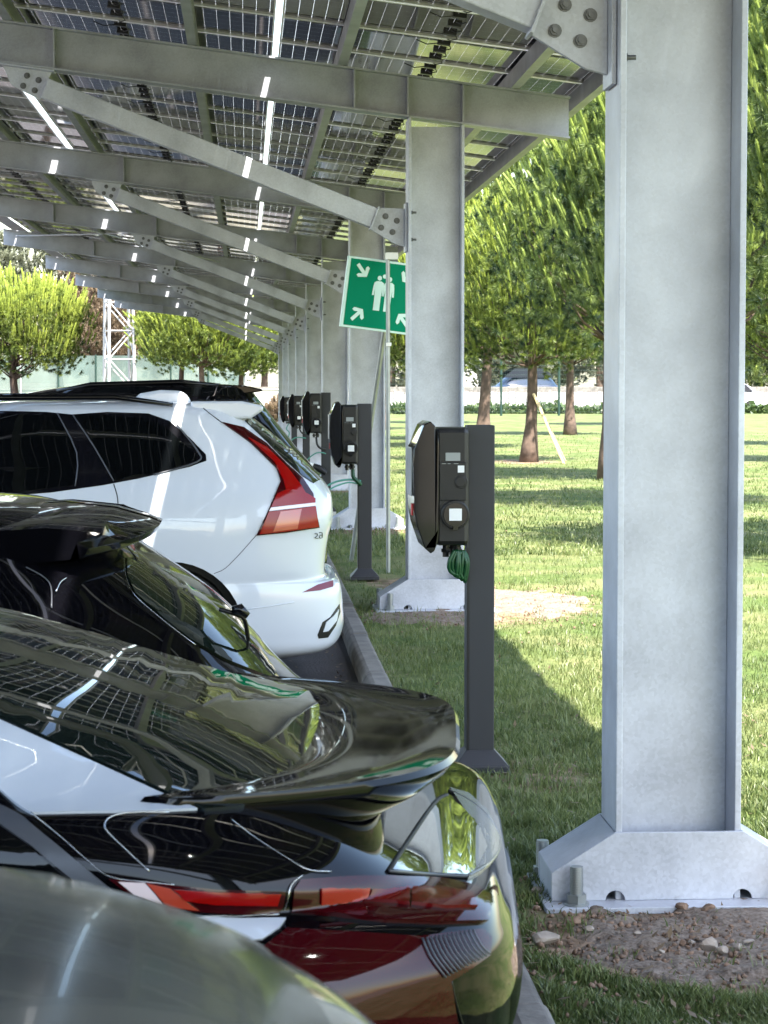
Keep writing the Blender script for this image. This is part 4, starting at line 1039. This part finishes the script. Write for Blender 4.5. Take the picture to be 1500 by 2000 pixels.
# tailgate spoiler
sp = MB(); sp.prism([(-.32, 1.60), (-.02, 1.60), (.10, 1.575), (.105, 1.55), (.03, 1.50), (-.3, 1.5)], -.60, .60); sp.build('roof_spoiler', 'white_paint', vol, bevel=.02, smooth=30).location.z = .08
seam('tailgate_seam', [(385, 782), (400, 800), (434, 826)], vbv, 'blackplastic', vol, .003, 4, .0005)
seam('tailgate_seam', [(500, 1046), (470, 1080), (440, 1110), (418, 1120)], vbv, 'greytrim', vol, .002, 4, .0)
patch('reflector', [(590, 1157), (620, 1142), (650, 1134), (650, 1146), (625, 1153)], vbv, 'reflred', vol, .004, 8)
ex = patch('exhaust_trim', [(630, 1215), (645, 1205), (662, 1180), (664, 1195), (655, 1222), (640, 1245), (622, 1247), (620, 1240)], vbv, 'blackplastic', vol, .004, 8)
patch('exhaust_outlet', [(636, 1215), (650, 1203), (660, 1190), (656, 1212), (640, 1232), (630, 1234)], vbv, 'white_paint', ex, .008, 6)
seam('bumper_crease', [(450, 1195), (520, 1185), (575, 1176)], vbv, 'white_paint', vol, .004, 4, .0)
for s in (-1, 1):
    m = MB(); m.tube([(-2.6, s * .64, 1.655), (-2.2, s * .66, 1.70), (-.75, s * .66, 1.705), (-.42, s * .64, 1.66)], [.012, .018, .018, .012], 8); m.build('roof_rail', 'black_paint', vol, smooth='all')
m = MB(); m.prism([(-.70, 1.66), (-.62, 1.725), (-.50, 1.745), (-.38, 1.74), (-.33, 1.70), (-.32, 1.66)], -.35, -.25); m.build('roof_antenna', 'white_paint', vol, bevel=.03, smooth=40)
# small raised marks near the tail
mm = MB()
def glyph(cx, cz, s, strokes):
    for a, b in strokes: mm.tube([(cx + a[0] * s, cz, 0), (cx + b[0] * s, cz, 0)], .002, 4)
seam('badge', [(614, 1042), (618, 1041), (619, 1046), (614, 1050), (620, 1051)], vbv, 'bolt', vol, .0025, 2, .004)
seam('badge', [(623, 1040), (628, 1040), (628, 1050), (623, 1050), (624, 1045), (628, 1045)], vbv, 'bolt', vol, .0025, 2, .004)
# ---- black SUV beyond it
rows = [(.10, .35, -3.9, .84, 7), (.3, .6, -4.1, .94, 6), (.6, .6, -4.15, .95, 6), (.9, .58, -4.0, .94, 6), (1.05, .52, -3.4, .92, 6), (1.2, .40, -2.8, .86, 6), (1.4, .24, -2.3, .76, 6), (1.58, .10, -1.85, .72, 6), (1.65, .04, -1.55, .69, 6), (1.68, -.02, -1.3, .66, 6), (1.695, -.2, -1.05, .58, 5), (1.702, -.5, -.8, .4, 4)]
suv, sb, sbv = car('parked_car', 'black SUV with roof rails, seen over the roof of the white car, farthest parked', 17.5, 0, rows, 'black_paint', x0=.0, wheels=((-.5, .93, .37), (-3.3, .93, .37)))
patch('rear_window', [(500, 775), (512, 790), (530, 820), (520, 824), (508, 805), (494, 785)], sbv, 'glass_green', suv, .004, 6)
m = MB(); m.prism([(-.35, 1.775), (.0, 1.765), (.13, 1.735), (.12, 1.72), (-.3, 1.66)], -.6, .6); m.build('roof_spoiler', 'black_paint', suv, bevel=.012, smooth=30)
for s in (-1, 1):
    m = MB(); m.tube([(-1.4, s * .60, 1.72), (-1.15, s * .60, 1.77), (-.5, s * .60, 1.79), (-.2, s * .60, 1.765)], [.014, .02, .02, .014], 8); m.build('roof_rail', 'black_paint', suv, smooth='all')
patch('side_window', [(140, 772), (240, 757), (390, 752), (470, 760), (480, 772), (300, 776)], sbv, 'glass', suv, .004, 12)
# ---- black hatchback
rows = [(.06, .2, -3.8, .80, 6), (.2, .26, -3.95, .88, 6), (.5, .30, -3.98, .90, 5), (.75, .24, -3.9, .90, 5), (.86, .14, -3.7, .885, 4.5), (.93, .075, -3.35, .87, 4.2), (1.0, .02, -3.0, .83, 4), (1.1, -.08, -2.8, .77, 4), (1.2, -.215, -2.6, .70, 4), (1.28, -.34, -2.4, .65, 4), (1.34, -.45, -2.2, .61, 4), (1.385, -.6, -2.0, .54, 4), (1.41, -.95, -1.7, .38, 3)]
hat, hb, hbv = car('parked_car', 'black hatchback with split roof spoiler, between the two white cars', 6.3, 0, rows, 'black_paint', res=(10, 200), wheels=((-.75, .88, .33), (-3.3, .88, .33)))
# twin roof spoiler blades
for s, y0, y1 in ((-1, -.60, -.03), (1, .03, .60)):
    m = MB(); NS = 14; vs = []
    for i in range(NS + 1):
        t = i / NS; y = y0 + (y1 - y0) * t; e = abs(y) / .6; tip = -.235 - .16 * e ** 3; zt = 1.325 - .03 * e ** 2
        for (x, z) in ((-.70, 1.372 - .035 * e ** 2), (-.5, 1.382 - .035 * e ** 2), (-.36, 1.366 - .03 * e ** 2), (tip - .03, zt + .013), (tip, zt), (tip - .01, zt - .018), (tip - .05, zt - .035), (-.42, 1.27), (-.60, 1.25)):
            vs.append((x, y, z + .08))
    k = 9; fs = [(i * k + j, i * k + (j + 1) % k, (i + 1) * k + (j + 1) % k, (i + 1) * k + j) for i in range(NS) for j in range(k)] + [list(range(k)), [NS * k + j for j in range(k)][::-1]]
    m.add(vs, fs); m.build('roof_spoiler', 'black_paint', hat, smooth=45, bevel=.004)
patch('rear_window', [(246, 1092), (275, 1095), (330, 1122), (400, 1168), (470, 1232), (520, 1285), (538, 1318), (520, 1322), (440, 1290), (370, 1250), (320, 1210), (262, 1160), (247, 1125)], hbv, 'glass_green', hat, .006, 12)
seam('window_trim', [(240, 1092), (244, 1128), (262, 1165), (320, 1216), (380, 1262)], hbv, 'chrome', hat, .0012, 5, .005)
m = MB(); 
wp = [at(428, 1190, 5.85), at(462, 1200, 5.85), at(478, 1212, 5.88), at(485, 1250, 5.9), at(478, 1272, 5.95), at(440, 1274, 6.0), at(400, 1268, 6.05)]
wpl = [tuple(v) for v in wp]
MB().tube([tuple(v) for v in cr_spline(wpl[:4], 4)], [.006] * 13, 8).build('wiper_arm', 'glossplastic', hat, smooth='all', world=True)
MB().tube([tuple(v) for v in cr_spline(wpl[3:], 4)], [.004] * 13, 6).build('wiper_blade', 'rubber', hat, smooth='all', world=True)
m = MB(); c = at(468, 1200, 5.84); m.tube([c + Vector((-.02, 0, .012)), c + Vector((0, 0, .014)), c + Vector((.022, 0, -.004))], [.009, .016, .009], 10); m.build('wiper_mount', 'glossplastic', hat, smooth='all', world=True)
seam('chrome_mark', [(108, 1160), (116, 1142), (128, 1133)], hbv, 'chrome', hat, .0018, 4, .01)  # short chrome line left of the rear window
seam('window_trim', [(50, 1110), (95, 1140), (100, 1190)], hbv, 'greytrim', hat, .0018, 5, .006)
# ---- white and black crossover coupe (large, foreground)
RC = math.radians(-5)
rows = [(.06, .26, -3.8, .82, 8), (.15, .34, -3.92, .86, 8), (.3, .36, -3.98, .88, 7), (.45, .33, -4.0, .86, 6), (.6, .335, -4.0, .86, 5.5), (.66, .375, -4.0, .88, 5.5), (.74, .44, -3.95, .89, 5.5), (.82, .456, -3.85, .885, 6), (.88, .448, -3.7, .86, 7), (.925, .432, -3.5, .83, 8), (.965, .40, -3.3, .80, 8), (.985, .325, -3.2, .79, 7),
        (1.02, .275, -2.95, .785, 8), (1.06, .22, -2.8, .78, 8), (1.09, .17, -2.7, .775, 7), (1.118, .11, -2.65, .765, 6), (1.13, .075, -2.6, .74, 5), (1.16, -.02, -2.6, .70, 4.4), (1.2, -.14, -2.5, .67, 4.2), (1.28, -.42, -2.35, .63, 4), (1.35, -.70, -2.15, .58, 4), (1.4, -1.0, -1.95, .50, 4), (1.425, -1.35, -1.75, .34, 3)]
c4, cb, cbv = car('parked_car', 'white and black coupe with curved rear spoiler and red tail lamps, largest in the foreground', 3.8, RC, rows, 'black_paint', res=(14, 300), wheels=((-.72, .88, .35), (-3.35, .88, .35)))
# white shoulder panel and pillar
patch('roof_side_panel', [(-60, 1372), (0, 1410), (100, 1455), (200, 1500), (300, 1546), (385, 1583), (300, 1587), (150, 1589), (60, 1591), (30, 1572), (0, 1545), (-70, 1510)], cbv, 'white_paint', c4, .004, 22)
patch('rear_window', [(-60, 1195), (0, 1178), (120, 1196), (260, 1232), (420, 1282), (520, 1312), (610, 1342), (660, 1366), (690, 1402), (692, 1440), (660, 1490), (610, 1525), (560, 1550), (470, 1580), (400, 1586), (300, 1540), (200, 1494), (100, 1449), (0, 1402), (-60, 1375)], cbv, 'glass_green', c4, .006, 26)
patch('door_window', [(-40, 1605), (0, 1622), (50, 1650), (100, 1690), (170, 1745), (120, 1760), (-40, 1760)], cbv, 'glass', c4, .004, 20)
patch('door_frame', [(-40, 1560), (0, 1578), (45, 1600), (90, 1635), (160, 1690), (235, 1752), (185, 1752), (120, 1700), (60, 1652), (0, 1612), (-40, 1598)], cbv, 'greytrim', c4, .006, 16)
seam('window_trim', [(60, 1593), (110, 1630), (170, 1680), (215, 1712), (280, 1722), (340, 1728)], cbv, 'chrome', c4, .0009, 5, .006)
seam('pillar_trim', [(330, 1591), (250, 1592), (215, 1600), (204, 1615), (215, 1632), (250, 1665), (292, 1702)], cbv, 'chrome', c4, .0011, 5, .004)
seam('tailgate_seam', [(450, 1602), (500, 1640), (560, 1678), (600, 1700), (645, 1704)], cbv, 'chrome', c4, .0008, 5, .003)
# spoiler: solid curved blade across the tailgate
Wc = wmat(c4); vs = []; NS = 90; prof_n = 8
for i in range(NS + 1):
    v = -.67 + 1.34 * i / NS; e = abs(v) / .67
    uin = .115 - .20 * e ** 2.4; uo = .36 - .40 * e ** 4.2
    zi = 1.116 + .014 * e ** 2; zo = 1.128 + .002 * e ** 2
    zl = zo - .016; zb_ = 1.035 + .01 * e
    ub = max(uo - .12, uin - .02)
    pr = [(uin - .03, zi - .03), (uin, zi + .006), (uin + (uo - uin) * .3, zi + .008), (uin + (uo - uin) * .6, zi + .001), (uin + (uo - uin) * .86, (zi + zo) / 2 + .004), (uo - .006, zo + .003), (uo, zo - .006), (uo - .012, zl - .006), (uo - .05, zl - .035), (ub, zb_), (uin - .03, zb_)]
    for (u, z) in pr: vs.append((u, v, z + .08))
k = 11; fs = [(i * k + j, i * k + (j + 1) % k, (i + 1) * k + (j + 1) % k, (i + 1) * k + j) for i in range(NS) for j in range(k)] + [list(range(k)), [NS * k + j for j in range(k)][::-1]]
m = MB(); m.add(vs, fs); spo = m.build('rear_spoiler', 'black_paint', c4, smooth=50)
# lower window behind the spoiler, its frame
patch('lower_rear_window', [(760, 1700), (800, 1640), (845, 1575), (872, 1558), (900, 1578), (945, 1622), (962, 1655), (955, 1690), (912, 1712), (840, 1708)], cbv, 'mirror_glass', c4, .004, 12)
seam('window_frame', [(878, 1546), (925, 1572), (960, 1610), (974, 1648), (955, 1686), (914, 1713)], cbv, 'lighttrim', c4, .004, 6, .001)
seam('window_trim', [(758, 1702), (800, 1638), (846, 1572), (872, 1556)], cbv, 'rubber', c4, .004, 4, .003)
seam('window_trim', [(758, 1703), (840, 1711), (912, 1715)], cbv, 'greytrim', c4, .003, 4, .003)
patch('window_frame', [(878, 1541), (915, 1552), (952, 1586), (972, 1634), (970, 1668), (942, 1702), (914, 1718), (934, 1690), (950, 1656), (937, 1620), (905, 1582)], cbv, 'lighttrim', c4, .004, 6)
# tail lamps
fl = patch('side_tail_lamp', [(212, 1716), (280, 1722), (330, 1728), (430, 1738), (556, 1742), (552, 1768), (540, 1790), (470, 1786), (380, 1778), (310, 1766), (250, 1745)], cbv, 'darkred', c4, .006, 12)
patch('lamp_lens', [(232, 1722), (283, 1724), (318, 1762), (262, 1746)], cbv, 'clearlens', fl, .010, 6)
patch('lamp_lens', [(286, 1725), (332, 1735), (352, 1750), (388, 1774), (345, 1768), (322, 1762)], cbv, 'salmon', fl, .010, 6)
patch('lamp_lens', [(338, 1737), (430, 1743), (545, 1745), (538, 1763), (420, 1762), (362, 1756)], cbv, 'red', fl, .012, 7)
rl = patch('tailgate_lamp', [(572, 1738), (585, 1720), (660, 1716), (760, 1714), (860, 1722), (920, 1734), (952, 1752), (953, 1785), (948, 1802), (860, 1806), (750, 1802), (650, 1790), (568, 1784)], cbv, 'darkred', c4, .007, 9)
patch('lamp_lens', [(622, 1736), (712, 1736), (708, 1758), (698, 1766), (622, 1764)], cbv, 'red', rl, .012, 7)
patch('lamp_lens', [(800, 1744), (868, 1748), (918, 1756), (926, 1780), (868, 1783), (802, 1776)], cbv, 'redlens', rl, .012, 7)
patch('lamp_lens', [(716, 1737), (796, 1743), (798, 1776), (708, 1767)], cbv, 'redlens', rl, .012, 7)
seam('lamp_trim', [(588, 1712), (568, 1728), (560, 1752), (554, 1776)], cbv, 'chrome', c4, .0009, 5, .006)
seam('lamp_trim', [(380, 1786), (460, 1792), (545, 1794)], cbv, 'chrome', c4, .0008, 4, .008)
# body coloured lower shoulder
patch('rear_wing', [(380, 1786), (470, 1796), (558, 1796), (545, 1814), (512, 1836), (470, 1840), (400, 1810)], cbv, 'white_paint', c4, .004, 14)
# ribbed intake trim low on the corner
lg = patch('reflector_panel', [(560, 1815), (700, 1822), (820, 1830), (940, 1815), (958, 1830), (955, 1866), (915, 1894), (880, 1915), (886, 1960), (900, 2040), (560, 2040), (480, 1960), (500, 1860)], cbv, 'darkred', c4, .003, 18)
for i in range(13):
    t = i / 12
    seam('rib', [(822 + 96 * t, 1836 - 16 * t), (838 + 98 * t, 1872 - 20 * t), (866 + 84 * t, 1908 - 44 * t)], cbv, 'greytrim', lg, .0016, 4, .006)
seam('bumper_seam', [(880, 1915), (890, 1960), (905, 2010)], cbv, 'blackplastic', c4, .0014, 4, .002)
# white lower bumper insert near the kerb
wl = MB(); NS = 20; vs = []
for i in range(NS + 1):
    v = -.8 + 1.6 * i / NS; e = abs(v) / .8; x = .40 - .13 * e ** 3
    for (u, z) in ((x - .06, .66), (x - .01, .675), (x + .012, .62), (x + .008, .45), (x - .03, .36), (x - .09, .36)): vs.append((u, v, z + .08))
fs = [(i * 6 + j, i * 6 + (j + 1) % 6, (i + 1) * 6 + (j + 1) % 6, (i + 1) * 6 + j) for i in range(NS) for j in range(6)] + [list(range(6)), [NS * 6 + j for j in range(6)][::-1]]
wl.add(vs, fs); wl.build('bumper_insert', 'white_paint', c4, smooth=40, bevel=.004)
# ---- nearest car: dusty dark rear
rows = [(.06, .16, -3.8, .70, 7), (.3, .32, -4.0, .74, 6), (.6, .34, -4.0, .75, 6), (.85, .32, -3.8, .75, 6), (1.0, .26, -3.3, .73, 5), (1.1, .22, -3.0, .71, 4.6), (1.2, .16, -2.8, .68, 4.2), (1.27, .125, -2.4, .64, 3.8), (1.315, .085, -2.3, .61, 3.7), (1.342, .045, -2.2, .59, 3.6), (1.36, .01, -2.15, .575, 3.5), (1.378, -.05, -2.1, .56, 3.4), (1.397, -.14, -2.0, .54, 3.4), (1.41, -.24, -2.0, .52, 3.4), (1.422, -.4, -1.9, .46, 3.2), (1.43, -.65, -1.7, .38, 3), (1.436, -1.0, -1.5, .26, 3)]
nc, nb_, nbv = car('parked_car', 'dusty dark grey car whose curved rear glass fills the bottom left corner', 1.15, 0, rows, 'grey_paint', res=(12, 240), wheels=((-.72, .72, .34), (-3.3, .72, .34)))
patch('rear_window', [(-200, 1690), (0, 1706), (100, 1718), (220, 1738), (330, 1768), (430, 1806), (510, 1860), (570, 1915), (620, 1975), (655, 2040), (690, 2300), (500, 2600), (-200, 2600)], nbv, 'dusty_glass', nc, .004, 30)
# ---- far parked cars beyond the wall
def simple_car(label, loc, rz, paint, L_=4.3, H_=1.5):
    k = H_ / 1.5
    rows = [(.2, L_ / 2 - .15, -L_ / 2 + .1, .80, 6), (.35, L_ / 2, -L_ / 2, .86, 5), (.65 * k, L_ / 2, -L_ / 2, .88, 5), (.85 * k, L_ / 2 - .1, -L_ / 2 + .2, .87, 5), (.95 * k, L_ / 2 - .25, -L_ / 2 + .9, .82, 4), (1.2 * k, L_ / 2 - .6, -L_ / 2 + 1.4, .72, 4), (1.42 * k, L_ / 2 - 1.1, -L_ / 2 + 2, .6, 4), (1.5 * k, L_ / 2 - 1.5, -L_ / 2 + 2.3, .4, 3)]
    r_, b_, bv = car('parked_car', label, loc[1], rz, rows, paint, x0=loc[0], z0=loc[2], wheels=((L_ / 2 - .8, .86, .31), (-L_ / 2 + .85, .86, .31)))
    # side glass and lamps in the car's own frame
    m = MB(); pr = [(-L_ / 2 + 1.15, .99 * k), (L_ / 2 - .6, .99 * k), (L_ / 2 - 1.0, 1.33 * k), (-L_ / 2 + 1.9, 1.33 * k)]
    for s in (-1, 1):
        vs = [(x, s * (.835 if z < 1.1 * k else .69), z) for x, z in pr]; vs2 = [(x, s * (abs(y) - .03), z) for x, y, z in vs]
        m.add(vs + vs2, [(0, 1, 2, 3), (4, 5, 6, 7), (0, 1, 5, 4), (1, 2, 6, 5), (2, 3, 7, 6), (3, 0, 4, 7)])
    m.build('side_window', 'glass', r_)
    return r_
simple_car('white car before the pale far wall at the right edge, right of the near column', (25.9, 121.6, 0), .06, 'white_paint', 4.2, 1.75)
simple_car('blue van parked beyond the pale wall between pine trunks', (16.2, 133, .35), .15, 'blue_paint', 4.8, 2.4)
simple_car('pale blue car just left of the blue van beyond the pale wall', (10.6, 134, .0), .1, 'greytrim', 4.2, 1.5)
